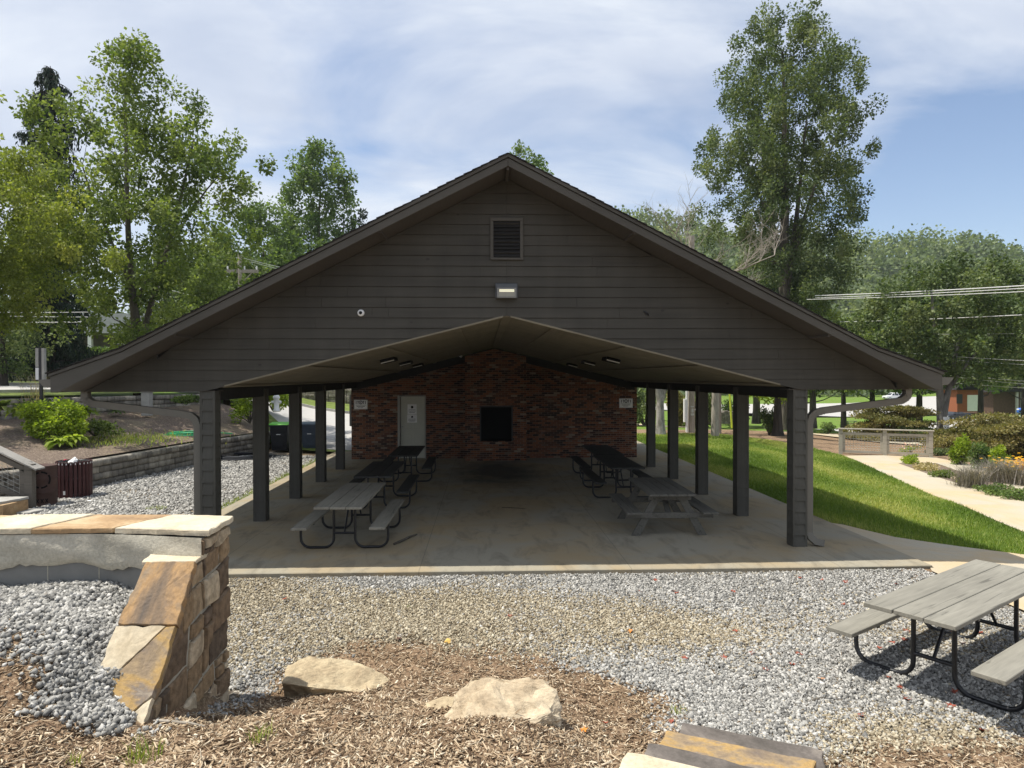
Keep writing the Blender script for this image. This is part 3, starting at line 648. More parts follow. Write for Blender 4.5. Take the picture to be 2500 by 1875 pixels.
def notice(name,x0,x1,z0,z1,Y,label,seed,words=3,seal=True,parent=None):
    t=empty(name,(x0,Y,z0),0,label,'sign'); w,h=x1-x0,z1-z0
    MB().box((0,-.006,0),(w,0,h)).build('sign_panel',M['white'],t,bevel=.002)
    rr=random.Random(seed); mb=MB(); e=.012
    if seal:
        for a in ((e,e,w-e,e+.004),(e,h-e-.004,w-e,h-e),(e,e+.004,e+.004,h-e-.004),(w-e-.004,e+.004,w-e,h-e-.004)): mb.box((a[0],-.0085,a[1]),(a[2],-.0065,a[3]))
        # row of tall letters either side of a round seal
        lz0,lz1=h*.56,h*.88
        for fx in (.16,.30,.70,.84): mb.box((w*fx-.012,-.0085,lz0),(w*fx+.010,-.0065,lz1))
        for fx in (.30,.70): mb.box((w*fx-.028,-.0084,lz1-.02),(w*fx+.028,-.0066,lz1-.002))
        cx,cz=w*.5,(lz0+lz1)/2
        for k in range(16):
            a0=k*math.pi/8;a1=a0+math.pi/8; ro,ri=h*.2,h*.13
            mb.add([(cx+math.cos(a)*r,-.0085,cz+math.sin(a)*r) for a,r in ((a0,ro),(a1,ro),(a1,ri),(a0,ri))],[(0,1,2,3)])
        mb.box((cx-.012,-.0084,cz-.03),(cx+.012,-.0066,cz+.03))
        lines=[(h*.44,.75,.012),(h*.31,.6,.02),(h*.18,.4,.012)]
    else:
        mb.lathe([(0,-.0085),(h*.13,-.0085),(h*.12,-.0065)],n=14); mb.v=[(x+w*.5,z,y+h*.72) for x,y,z in mb.v] 
        lines=[(h*.45,.7,.012),(h*.32,.8,.010),(h*.2,.55,.016)]
    for zc,fr,th in lines:
        x=w*(.5-fr/2)
        while x<w*(.5+fr/2)-.01:
            l=rr.uniform(.012,.04); mb.box((x,-.0085,zc-th/2),(min(x+l,w*(.5+fr/2)),-.0065,zc+th/2)); x+=l+.007
    mb.build('lettering',M['black'],t)
notice('park_sign',-4.34,-3.89,1.68,2.0,YW-.001,'white printed notice board on the brick left of the white door',3)
notice('park_sign',4.63,5.10,1.69,2.01,YW-.001,'white printed notice board on the right end of the brick wall',4)
notice('paper_notice',-2.56,-2.25,1.50,1.84,YW+.041,'upper paper notice with a dark round emblem taped to the door',5,seal=False)
notice('paper_notice',-2.57,-2.24,1.22,1.49,YW+.0405,'lower paper notice taped to the door below another sheet',6,seal=False)
# utility cabinet on the left outside of the brick room
MB().box((-4.53,23.3,1.1),(-4.432,23.9,2.15)).build('utility_cabinet',simple('cabinet_grey',(.22,.22,.21),.5,.1,5),None,bevel=.01)
tag(bpy.data.objects['utility_cabinet'],'grey cabinet on the left outer corner of the brick room','cabinet')
# ================= picnic tables =================
def metal_table(label,group,top,kind='picnic_table'):
    t=empty(kind,(0,0,0),0,label,'picnic table',group); hl=1.22
    mb=MB()
    for i,x in enumerate((-.252,0,.252)):
        s=random.Random(i+len(label)); mb.box((x-.122,-hl+s.uniform(-.01,.01),.722),(x+.122,hl+s.uniform(-.01,.01),.762))
    mb.build('tabletop',top,t,bevel=.005)
    for x in (-.60,.60): MB().box((x-.122,-hl,.402),(x+.122,hl,.442)).build('bench_seat',top,t,bevel=.005)
    def arc(cx,cz,r,a0,a1,n=5): return [(cx+r*math.cos(R(a0+(a1-a0)*k/n)),cz+r*math.sin(R(a0+(a1-a0)*k/n))) for k in range(n+1)]
    for y in (-.72,.72):
        mb=MB()
        for s in (-1,1):
            xo,xi,r=.70,.17,.15; z=.022
            p=[(xo,.40),(xo,r+z+.02)]+arc(xo-r,z+r,r,0,-90)[1:]+arc(xi+r,z+r,r,-90,-180)+[(xi,.72)]
            mb.tube([(s*a,y,b) for a,b in p],.0215,8)
            mb.box((s*.60-.11,y-.02,.388),(s*.60+.12,y+.02,.4015))
        mb.box((-.36,y-.02,.695),(.36,y+.02,.7215)); mb.tube([(-.17,y,.25),(.17,y,.25)],.02,8)
        mb.build('leg_frame',M['black_metal'],t)
        s=-1 if y>0 else 1
        MB().tube([(0,y,.25),(0,y+s*.42,.715)],.015,6).build('brace',M['black_metal'],t)
    return t
T1=metal_table('long grey metal-legged picnic table nearest the camera in the left row','picnic tables in the left row',M['bench_grey']); T1.location=(-2.24,11.83,0); T1.rotation_euler[2]=R(-.5)
def place(src,loc,rz,label,group):
    c=copy_tree(src); c.location=loc; c.rotation_euler[2]=R(rz); c['label']=label; c['group']=group; return c
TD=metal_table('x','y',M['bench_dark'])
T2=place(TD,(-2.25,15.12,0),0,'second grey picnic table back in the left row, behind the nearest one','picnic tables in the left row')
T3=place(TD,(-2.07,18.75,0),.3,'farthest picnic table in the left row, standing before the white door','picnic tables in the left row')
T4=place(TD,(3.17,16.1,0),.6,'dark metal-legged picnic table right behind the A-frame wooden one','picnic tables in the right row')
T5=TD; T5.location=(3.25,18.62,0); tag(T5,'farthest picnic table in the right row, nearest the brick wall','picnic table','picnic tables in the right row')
T6=metal_table('weathered grey picnic table standing in the sun on the gravel','picnic tables outside',M['bench_grey']); del T6['group']
T6.location=(4.64,6.35,-.03); T6.rotation_euler[2]=R(-56.5)
for T in (T2,T3,T4,T5):
    for c in [x for x in bpy.data.objects if x.parent==T and x.name.split('.')[0] in('tabletop','bench_seat')]:
        pass
def aframe():
    t=empty('wooden_picnic_table',(3.24,12.44,0),R(-1.2),'all-wood A-frame picnic table with slanted plank legs in the right row','picnic table')
    hl=.98; mb=MB()
    for i in range(5):
        x=-.40+.161*i; mb.box((x,-hl,.722),(x+.155,hl,.760))
    o=mb.build('tabletop',M['bench_olive'],t,bevel=.006)
    for s in(-1,1):
        mb=MB()
        for k in range(2):
            x0=s*(.52+.135*k); x0,x1=sorted((x0,x0+s*.13)); mb.box((x0,-hl,.410),(x1,hl,.448))
        mb.build('bench_seat',M['bench_olive'],t,bevel=.006)
    for y in (-.70,.70):
        for s in (-1,1):
            q=[(s*.66,0),(s*.51,0),(s*.13,.70),(s*.27,.70)]; MB().prism(q,y-.02,y+.018,'y').build('leg',M['bench_olive'],t,bevel=.003)
        sy=-1 if y<0 else 1
        MB().box((-.76,y+(-.059 if sy<0 else .019),.312),(.76,y+(-.021 if sy<0 else .057),.408)).build('cross_beam',M['bench_olive'],t,bevel=.003)
        MB().box((-.37,y+(-.057 if sy<0 else .019),.625),(.37,y+(-.021 if sy<0 else .057),.72)).build('top_cleat',M['bench_olive'],t)
        MB().prism([(y+(.03 if sy<0 else -.03),.345),(y+(.03 if sy<0 else -.03),.40),(-sy*-.12,.715),(-sy*-.18,.715)],-.045,.045,'x').build('brace',M['bench_olive'],t)
    return t
aframe()
# ================= foreground stone wall =================
def clip(poly,clipper):
    out=poly
    n=len(clipper); area=sum(clipper[i][0]*clipper[(i+1)%n][1]-clipper[(i+1)%n][0]*clipper[i][1] for i in range(n))
    if area<0: clipper=clipper[::-1]
    for i in range(n):
        a,b=clipper[i],clipper[(i+1)%n]; inp=out; out=[]
        if not inp: return []
        side=lambda p:(b[0]-a[0])*(p[1]-a[1])-(b[1]-a[1])*(p[0]-a[0])
        for k in range(len(inp)):
            p,q=inp[k],inp[(k+1)%len(inp)]; sp,sq=side(p),side(q)
            if sp>=0: out.append(p)
            if (sp>=0)!=(sq>=0):
                t=sp/(sp-sq); out.append((p[0]+(q[0]-p[0])*t,p[1]+(q[1]-p[1])*t))
    return out
def roughen(poly,step,amp,rr):
    out=[]
    n=len(poly)
    for i in range(n):
        a,b=poly[i],poly[(i+1)%n]; d=math.hypot(b[0]-a[0],b[1]-a[1]); k=max(1,int(d/step))
        for j in range(k):
            t=j/k; out.append((a[0]+(b[0]-a[0])*t+rr.uniform(-amp,amp),a[1]+(b[1]-a[1])*t+rr.uniform(-amp,amp)))
    return out
M['cap_cream']=stone('cream_flagstone',[(.3,(.44,.36,.24)),(.55,(.60,.52,.38)),(.75,(.66,.60,.47))],2.2,bs=.5,bd=.01)
M['cap_orange']=stone('orange_flagstone',[(.3,(.26,.165,.09)),(.5,(.40,.265,.14)),(.72,(.54,.42,.26))],2.4,bs=.5,bd=.01)
M['rust']=stone('rusty_flagstone',[(.34,(.12,.095,.075)),(.43,(.23,.16,.10)),(.50,(.38,.235,.11)),(.56,(.26,.195,.13)),(.66,(.52,.40,.27))],2.6,(1,.45,.45),bs=.9,bd=.015)
M['rust2']=stone('brown_grey_flagstone',[(.34,(.15,.12,.10)),(.45,(.30,.22,.13)),(.50,(.40,.26,.10)),(.58,(.22,.18,.145)),(.7,(.50,.42,.30))],3,(.6,1,1),bs=.9,bd=.015)
M['darkstone']=stone('dark_grey_flagstone',[(.35,(.085,.075,.065)),(.55,(.15,.13,.115)),(.7,(.23,.2,.17))],3,bs=.7,bd=.01)
M['boulder']=stone('sandstone',[(.3,(.26,.19,.12)),(.48,(.46,.37,.25)),(.60,(.53,.44,.31)),(.72,(.62,.54,.41))],3.2,bs=1.0,bd=.02)
M['boulder2']=stone('tan_sandstone',[(.3,(.28,.21,.13)),(.5,(.46,.37,.235)),(.72,(.57,.48,.32))],3.6,bs=1.0,bd=.02)
M['stucco']=stone('grey_mortar_render',[(.3,(.33,.31,.25)),(.52,(.46,.43,.35)),(.7,(.55,.51,.42))],1.6,bs=.6,bd=.02,fine=45)
M['cmu']=simple('concrete_block_grey',(.19,.19,.18),.95,.12,4,bumps=.6,bd=.004)
M['facing']=attrmat('facing_stones',[(0,(.13,.10,.075)),(.25,(.22,.155,.10)),(.5,(.34,.24,.14)),(.75,(.44,.35,.24)),(1,(.62,.52,.37))],.9,.2,16,.8)
_nt=M['facing'].node_tree; bump(_nt,_nt.nodes['Principled BSDF'],noisen(_nt,objco(_nt),14,7,.7),1.0,.02)
M['mortar']=simple('mortar',(.36,.34,.28),.95,.15,14,bumps=.8,bd=.01)
SW=empty('stone_wall',(-2.2,5.7,0),0,'low stone and mortar wall with flagstone cap and sloping buttress at the left','wall')
def child(mb,name,mat,parent,bevel=0):
    ox=parent.location; mb.v=[(x-ox[0],y-ox[1],z-ox[2]) for x,y,z in mb.v]
    return mb.build(name,mat,parent,bevel=bevel)
mb=MB(); mb.prism([(-9.5,5.675),(-3.0,5.635),(-2.23,5.455),(-2.23,5.94),(-9.5,6.08)],-.3,1.5,'z'); child(mb,'block_core',M['cmu'],SW)
# block joints
mb=MB()
for i in range(16):
    x=-2.7-.405*i; y=5.635 if x>-3 else 5.637+(-3-x)*.0062
    if x<-3: mb.box((x-.004,y-.004,.8),(x+.004,y+.004,1.26))
child(mb,'block_joint',M['mortar'],SW)
rr=random.Random(4)
def stuccoface():
    # uneven rendered face: a grid with a ragged lower edge
    xs=np.linspace(-9.5,-2.2,150); vs=[];fs=[]; nz=9
    for i,x in enumerate(xs):
        yb=5.62 if x<-3.05 else 5.62-(x+3.05)/.85*.19
        if x<-3: yb+=(-3-x)*.006
        zb=1.25+.022*math.sin(x*5.1)+.018*math.sin(x*13.3+1)+rr.uniform(-.012,.012)
        for k in range(nz):
            t=k/(nz-1); z=zb+(1.515-zb)*t; b=-.014*math.sin(math.pi*min(1,t*1.0))**.6+.006*math.sin(x*7+k*.9)+(rr.uniform(-.004,.004))
            vs.append((x,yb+b-(.012 if k==0 else .014)+(.012 if k==0 else 0),z))
    for i in range(len(xs)-1):
        for k in range(nz-1): a=i*nz+k; fs.append((a,a+nz,a+nz+1,a+1))
    m=MB(); m.add(vs,fs,0,True)
    n=len(xs); bot=[(vs[i*nz][0],vs[i*nz][1]+.035,vs[i*nz][2]+.004) for i in range(n)]
    m.add([vs[i*nz] for i in range(n)]+bot,[(i,i+1,n+i+1,n+i) for i in range(n-1)],0,True)
    return m
child(stuccoface(),'render_coat',M['stucco'],SW)
# buttress core
PR=[(5.90,-.2),(5.90,1.5),(5.56,1.5),(5.56,1.34),(5.30,1.30),(4.52,.49),(4.52,.1),(4.9,-.2)]
mb=MB(); mb.prism(PR,-2.545,-2.215,'x'); child(mb,'buttress_core',M['mortar'],SW)
# facing stones on the right-hand face
FACE=[(5.97,-.2),(5.97,1.5),(5.43,1.5),(5.43,1.345),(5.285,1.335),(4.455,.475),(4.455,.2),(4.7,.0)]
FACEC=[[(5.97,-.2),(5.97,1.5),(5.43,1.5),(5.43,-.2)],[(5.43,-.2),(5.43,1.345),(5.285,1.335),(4.455,.475),(4.455,-.2)]]
def split(x0,z0,x1,z1,d):
    w,h=x1-x0,z1-z0
    if (w<.46 and h<.30 and rr.random()<.72) or d>8 or w*h<.018: return [(x0,z0,x1,z1)]
    if w>h*rr.uniform(.9,2.3):
        m=x0+w*rr.uniform(.35,.65); return split(x0,z0,m,z1,d+1)+split(m,z0,x1,z1,d+1)
    m=z0+h*rr.uniform(.35,.65); return split(x0,z0,x1,m,d+1)+split(x0,m,x1,z1,d+1)
def area(P): return abs(sum(P[i][0]*P[(i+1)%len(P)][1]-P[(i+1)%len(P)][0]*P[i][1] for i in range(len(P))))/2
cells=split(4.3,-.2,5.97,1.5,0)
FV=[];FA=[];faces=[]
def addstone(poly,x,depth,val):
    cx=sum(p[0] for p in poly)/len(poly); cz=sum(p[1] for p in poly)/len(poly)
    ins=[(cx+(p[0]-cx)*(1-.017/max(.04,math.hypot(p[0]-cx,p[1]-cz))),cz+(p[1]-cz)*(1-.017/max(.04,math.hypot(p[0]-cx,p[1]-cz)))) for p in poly]
    pr=roughen(ins,.05,.006,rr); n=len(pr); b=len(FV)
    pin=[(cx+(p[0]-cx)*.90,cz+(p[1]-cz)*.90) for p in pr]
    for p in pr: FV.append((x-.01,p[0],p[1]))
    for p in pr: FV.append((x+depth*.6,p[0],p[1]))
    for p in pin: FV.append((x+depth+rr.uniform(-.004,.005),p[0],p[1]))
    FV.append((x+depth+.006,cx,cz)); FA.extend([val]*(3*n+1))
    for i in range(n):
        j=(i+1)%n; faces.append((b+i,b+j,b+n+j,b+n+i)); faces.append((b+n+i,b+n+j,b+2*n+j,b+2*n+i)); faces.append((b+2*n+i,b+2*n+j,b+3*n))
for (x0,z0,x1,z1) in cells:
    for C_ in FACEC:
        tl=lambda y,z:(y+.05*(z-.7)+.02*math.sin(z*9),z+.10*(y-5.2)+.02*math.sin(y*8+z*3))
        P=clip([tl(x0,z0),tl(x1,z0),tl(x1,z1),tl(x0,z1)],C_)
        if len(P)>2 and area(P)>.0015: addstone(P,-2.222,rr.uniform(.016,.05),rr.random())
me=bpy.data.meshes.new('facing_stone'); me.from_pydata([(a+2.2,b-5.7,c) for a,b,c in FV],[],faces); me.update()
a=me.attributes.new('v','FLOAT','POINT'); a.data.foreach_set('value',FA); bm=bmesh.new(); bm.from_mesh(me); bmesh.ops.recalc_face_normals(bm,faces=bm.faces); bm.to_mesh(me); bm.free()
o=link_mesh('stone_facing',me,M['facing'],SW)
# cap stones
def slabstone(name,poly,z0,z1,mat,parent,amp=.008,step=.07,M_=None,wobz=.004,rr=rr):
    P=roughen(poly,step,amp,rr); n=len(P); cx=sum(p[0] for p in P)/n; cy=sum(p[1] for p in P)/n
    vs=[];fs=[]
    rings=[(1,z0),(1.0,z0+(z1-z0)*.5),(.996,z1-.006),(.975,z1),(.6,z1)]
    for s,z in rings:
        for p in P:
            e=rr.uniform(-wobz,wobz)*(1 if z>z0 else 0); q=rr.uniform(.996,1.004) if s>.97 else 1
            vs.append((cx+(p[0]-cx)*s*q,cy+(p[1]-cy)*s*q,z+e*.6))
    vs.append((cx,cy,z1)); vs.append((cx,cy,z0))
    for r in range(len(rings)-1):
        for i in range(n): fs.append((r*n+i,r*n+(i+1)%n,(r+1)*n+(i+1)%n,(r+1)*n+i))
    k=(len(rings)-1)*n
    for i in range(n): fs.append((k+i,k+(i+1)%n,len(vs)-2)); fs.append(((i+1)%n,i,len(vs)-1))
    if M_ is not None: vs=[M_@Vector(v) for v in vs]
    m=MB(); m.add(vs,fs)
    if parent is not None: return child(m,name,mat,parent)
    return m
caps=[((-9.6,-8.0),'cap_orange'),((-7.98,-6.6),'cap_cream'),((-6.58,-5.5),'cap_orange'),((-5.48,-4.42),'cap_orange'),]
edge=lambda x:(5.60-.0 if x<-3 else 5.60-(x+3)/.83*.155)-.0
bk=lambda x:6.16-(x+9.5)*.0 if x<-3 else 6.16-(x+3)/.83*.15
rows=[(-9.6,-9.6,-7.9,-7.9,'cap_orange'),(-7.88,-7.88,-6.0,-6.1,'cap_cream'),(-5.98,-6.08,-4.35,-4.12,'cap_orange'),(-4.33,-4.10,-3.62,-3.42,'cap_cream'),(-3.60,-3.40,-2.97,-2.73,'cap_orange'),(-2.95,-2.71,-2.155,-2.165,'cap_cream')]
for f0,b0,f1,b1,mt in rows:
    P=[(f0,edge(f0)),(f1,edge(f1)),(b1,bk(b1)),(b0,bk(b0))]
    if f0<-3<f1: P.insert(1,(-3.0,edge(-3.0)))
    slabstone('cap_stone',P,1.522,1.565+rr.uniform(-.004,.006),M[mt],SW)
# buttress flags: a little level slab, then sloping ones
slabstone('buttress_stone',[(-2.60,5.28),(-2.20,5.28),(-2.20,5.56),(-2.64,5.58)],1.345,1.372,M['cap_cream'],SW)
th=math.atan2(.835,.83); L_=math.hypot(.835,.83)
MS=Matrix.Translation((-2.2,5.295,1.345))@Matrix.Rotation(th,4,'X')
# local y: 0 at the top, -L at the foot
def bs(poly,mt,z0=0,z1=.035): slabstone('buttress_stone',poly,z0-.02,z1,M[mt],SW,amp=.008,step=.05,M_=MS)
bs([(-.36,-.0),(0.015,-.0),(.02,-.50),(-.395,-.49)],'rust',0,.04)
bs([(-.405,-.50),(-.05,-.505),(-.33,-.90),(-.40,-.86)],'cap_cream',0,.03)
bs([(-.04,-.505),(.02,-.51),(.02,-.98),(-.12,-1.13),(-.34,-.93)],'rust2',0,.034)
bs([(.02,-.99),(.015,-1.19),(-.10,-1.19),(-.11,-1.14)],'cap_cream',0,.03)
# ================= boulders =================
def rock(name,pts,mat,label,loc,sub=4,amp=.03,seed=0,scale=1,group=None):
    bm=bmesh.new()
    for p in pts: bm.verts.new(Vector(p)*scale)
    r=bmesh.ops.convex_hull(bm,input=bm.verts[:])
    for v in [v for v in bm.verts if not v.link_faces]: bm.verts.remove(v)
    bmesh.ops.triangulate(bm,faces=bm.faces[:])
    for _ in range(sub): bmesh.ops.subdivide_edges(bm,edges=bm.edges[:],cuts=1,use_grid_fill=True,smooth=0.0)
    bm.normal_update()
    for k in range(2): bmesh.ops.smooth_vert(bm,verts=bm.verts[:],factor=.5,use_axis_x=True,use_axis_y=True,use_axis_z=True)
    bm.normal_update(); off=Vector((seed*3.1,seed*1.7,seed))
    for v in bm.verts:
        p=v.co/scale; d=noise.fractal(p*3.2+off,1,2.1,3)*amp+noise.fractal(p*11+off,.8,2.0,4)*amp*.35+noise.noise(p*24+off)*amp*.12
        q=noise.noise(p*2.1+off*2); d+=abs(q)*amp*-.9
        v.co+=v.normal*d*scale
    me=bpy.data.meshes.new(name); bm.to_mesh(me); bm.free(); 
    o=link_mesh(name,me,mat,None,loc); return tag(o,label,'rock' if scale<.6 else 'boulder',group)
rock('boulder',[(-.46,-.10,-.12),(-.47,.08,.14),(-.32,.26,.15),(.06,.28,.12),(.20,.22,.09),(.33,.10,.03),(.60,.05,-.05),(.45,-.04,-.08),(.22,-.17,.0),(-.44,-.23,.13),(-.38,-.08,-.18),(-.15,-.24,.08),(.10,-.05,-.14),(.2,.26,-.15),(-.4,.26,-.15)],M['boulder2'],'long flat tan boulder with a pointed right end beside the stone wall',(-1.30,6.12,.03),4,.028,2)
rock('boulder',[(-.36,-.02,-.02),(-.24,.12,.17),(-.12,.2,.25),(.02,.2,.23),(.16,.2,.18),(.34,.14,.17),(.42,.02,.14),(.46,-.06,.0),(.40,.0,-.28),(.26,-.10,-.28),(.24,-.27,.05),(.35,-.18,.11),(-.03,-.26,.10),(-.24,-.16,.04),(-.12,-.10,-.16),(.08,-.14,-.24),(.2,.25,-.2),(-.3,.2,-.2)],M['boulder'],'craggy cream boulder with a raised peak and shaded front, right of the flat boulder',(.05,5.02,.26),4,.055,5).scale=(1.18,1.0,1.0)
rock('boulder',[(-.20,0,-.05),(-.15,.10,.05),(.02,.13,.09),(.20,.1,.10),(.22,-.02,.02),(.05,-.13,.0),(-.12,-.12,-.02),(.1,.1,-.1),(-.1,.1,-.1)],M['boulder2'],'small low orange-tan stone tucked against the left of the craggy boulder',(-.33,5.22,.20),3,.02,9,.92)
# ================= step stones at the bottom right =================
def stepstone(corners,z1,th,mt,label,cat='step'):
    cs=[(p[0],p[1]) for p in corners]; cx=sum(p[0] for p in cs)/len(cs); cy=sum(p[1] for p in cs)/len(cs)
    m=slabstone('step_stone',[(p[0]-cx,p[1]-cy) for p in cs],-th,0,M[mt],None,.012,.08)
    o=m.build('step_stone',M[mt],None,(cx,cy,z1)); tag(o,label,cat)
stepstone([(1.54,5.20),(2.42,4.77),(2.30,4.42),(1.36,4.88)],.09,.16,'darkstone','dark grey-brown lowest step stone beside the gravel')
stepstone([(1.31,4.87),(2.20,4.43),(2.02,4.02),(1.12,4.52)],.21,.17,'rust2','orange-brown second step stone above the dark lowest one')
stepstone([(1.10,4.49),(1.98,4.02),(1.80,3.62),(.92,4.12)],.33,.17,'darkstone','dark grey step stone with tan streaks between the orange and cream ones')
stepstone([(.90,4.20),(1.80,3.72),(1.55,3.3),(.62,3.72)],.435,.18,'cap_cream','pale cream top step stone cut by the bottom of the photo')
# ================= gravel and wood chips (real pieces) =================
def rotm(n):
    q=RNG.normal(size=(n,4)); q/=np.linalg.norm(q,axis=1)[:,None]; w,x,y,z=q.T
    return np.stack([1-2*(y*y+z*z),2*(x*y-z*w),2*(x*z+y*w),2*(x*y+z*w),1-2*(x*x+z*z),2*(y*z-x*w),2*(x*z-y*w),2*(y*z+x*w),1-2*(x*x+y*y)],-1).reshape(n,3,3)
CUBE=np.array([(-1,-1,-1),(1,-1,-1),(1,1,-1),(-1,1,-1),(-1,-1,1),(1,-1,1),(1,1,1),(-1,1,1)],float)*.5
CF=np.array([(0,3,2,1),(4,5,6,7),(0,1,5,4),(1,2,6,5),(2,3,7,6),(3,0,4,7)])
def pieces(P,S,v,name,mat,jit=.24,flat=False,rot=None):
    n=len(P); B=CUBE[None]+RNG.uniform(-jit,jit,(n,8,3)); B=B*S[:,None,:]
    Rm=rotm(n) if rot is None else rot
    V=np.einsum('nij,nkj->nki',Rm,B)+P[:,None,:]
    F=(CF[None]+np.arange(n)[:,None,None]*8).reshape(-1,4)
    return npmesh(name,V.reshape(-1,3),F,mat,attr=np.repeat(v,8))
def sample(n,x0,x1,y0,y1,test,fall=1.6):
    out=[]
    got=0
    while got<n:
        k=n*3; x=RNG.uniform(x0,x1,k); y=RNG.uniform(y0,y1,k); d=np.hypot(x,y)
        ok=test(x,y)&(RNG.random(k)<np.clip((4.0/np.maximum(d,4.0))**fall,0,1)); p=np.stack([x[ok],y[ok]],-1); out.append(p); got+=len(p)
    return np.concatenate(out)[:n]
def mz(x,y): return inpoly(x+wob(x,y,1.6,.12)+RNG.normal(0,.17,x.shape),y+wob(y,x,1.9,.12)+RNG.normal(0,.17,x.shape),MULCH)
STEPS=[[(1.54,5.20),(2.42,4.77),(1.6,3.0),(.5,3.6)]]
def blocked(x,y): return inpoly(x,y,STEPS[0])
def notslab(x,y): return ~((x>-5.5)&(y>9.75-.009*(x+5.5)))&~((x>6.38+.0)&(y>6.2))&~((x>6.38)&(y>4))
M['gravel']=attrmat('gravel_stones',[(0,(.10,.097,.09)),(.3,(.235,.23,.215)),(.65,(.39,.38,.35)),(1,(.61,.59,.55))],.9,.2,110,.55)
M['gravel_tan']=attrmat('tan_gravel_stones',[(0,(.12,.09,.055)),(.5,(.36,.305,.21)),(1,(.62,.56,.43))],.9,.2,110,.5)
t1=lambda x,y: (~mz(x,y))&notslab(x,y)&((x>-2.15)|(y>6.15))&(y>4.2)&~blocked(x,y)
P=sample(215000,-5.4,7,4.2,9.8,t1); z=height(P[:,0],P[:,1])
tn=(np.array([noise.noise(Vector((a*.45,b*.6,3))) for a,b in P])+RNG.normal(0,.22,len(P))); center=np.exp(-((P[:,0]+.1)/2.6)**2-((P[:,1]-7.7)/1.5)**2)*.42+np.exp(-((P[:,0]+1.1)/1.7)**2-((P[:,1]-8.0)/1.3)**2)*.5
tan=(tn+center)>.22
S=np.clip(RNG.gamma(6,.0026,len(P)),.007,.036)[:,None]*RNG.uniform(.6,1.15,(len(P),3)); pz=np.stack([P[:,0],P[:,1],z+RNG.uniform(-.004,.016,len(P))],-1)
o=pieces(pz[~tan],S[~tan],RNG.beta(1.5,1.4,(~tan).sum()),'gravel',M['gravel']); tag(o,kind='stuff')
o=pieces(pz[tan],S[tan]*.85,RNG.beta(1.5,1.5,tan.sum()),'tan_gravel',M['gravel_tan']); tag(o,kind='stuff')
t2=lambda x,y:(~mz(x,y))&(x<-2.5-(y<4.5)*0)&(x>-7)&(y<5.62)|((~mz(x,y))&(x<-2.24)&(y<4.75)&(y>4.25)&(x>-2.8))
P=sample(27000,-7,-2.24,4.2,5.64,t2,1.2); z=height(P[:,0],P[:,1]); S=RNG.uniform(.014,.036,len(P))[:,None]*RNG.uniform(.6,1.1,(len(P),3))
o=pieces(np.stack([P[:,0],P[:,1],z+RNG.uniform(-.006,.03,len(P))],-1),S,RNG.beta(1.4,1.6,len(P)),'coarse_gravel',M['gravel']); tag(o,kind='stuff')
P=sample(26000,-13,-5.52,8,25,lambda x,y:(x<-5.52)&(y>8)&(x>-10.5-.2*(y-16)*(y<16)),1.0); z=height(P[:,0],P[:,1]); S=RNG.uniform(.03,.06,len(P))[:,None]*RNG.uniform(.6,1.1,(len(P),3))
o=pieces(np.stack([P[:,0],P[:,1],z+RNG.uniform(-.01,.012,len(P))],-1),S,RNG.beta(2.2,2,len(P)),'side_yard_gravel',M['gravel']); tag(o,kind='stuff')
# chips
M['chips']=attrmat('wood_chip',[(0,(.09,.058,.036)),(.25,(.21,.14,.085)),(.5,(.37,.27,.17)),(.8,(.56,.45,.31)),(1,(.74,.65,.5))],.9,.2,50,.3)
tm=lambda x,y: (mz(x,y)|((RNG.random(x.shape)<.30*np.exp(-((x-.1)/2.4)**2-((y-7.0)/.9)**2)+.02)&(x>-2)&(y>5)&(y<9)))&~((x<-2.2)&(x>-2.6)&(y>4.4))&~blocked(x,y)
P=sample(95000,-5,6.5,2.3,8.8,tm,1.9); n=len(P); z=height(P[:,0],P[:,1])
ang=RNG.uniform(0,2*np.pi,n); til=RNG.normal(0,.28,n); rl=RNG.normal(0,.5,n)
ca,sa=np.cos(ang),np.sin(ang); ct,st=np.cos(til),np.sin(til); cr,sr=np.cos(rl),np.sin(rl); Z0=np.zeros(n);O1=np.ones(n)
Rz=np.stack([ca,-sa,Z0,sa,ca,Z0,Z0,Z0,O1],-1).reshape(n,3,3); Ry=np.stack([ct,Z0,st,Z0,O1,Z0,-st,Z0,ct],-1).reshape(n,3,3); Rx=np.stack([O1,Z0,Z0,Z0,cr,-sr,Z0,sr,cr],-1).reshape(n,3,3)
Ro=np.einsum('nij,njk,nkl->nil',Rz,Ry,Rx)
ln=RNG.gamma(3,.011,n)+.008; big=RNG.random(n)<.02; ln[big]*=1.8
S=np.stack([ln,np.minimum(ln*.35,RNG.uniform(.003,.011,n))*(1+big*.8),RNG.uniform(.001,.005,n)],-1)
o=pieces(np.stack([P[:,0],P[:,1],z+RNG.uniform(0,.014,n)],-1),S,RNG.beta(1.3,1.4,n),'wood_chips',M['chips'],.14,rot=Ro); tag(o,kind='stuff')
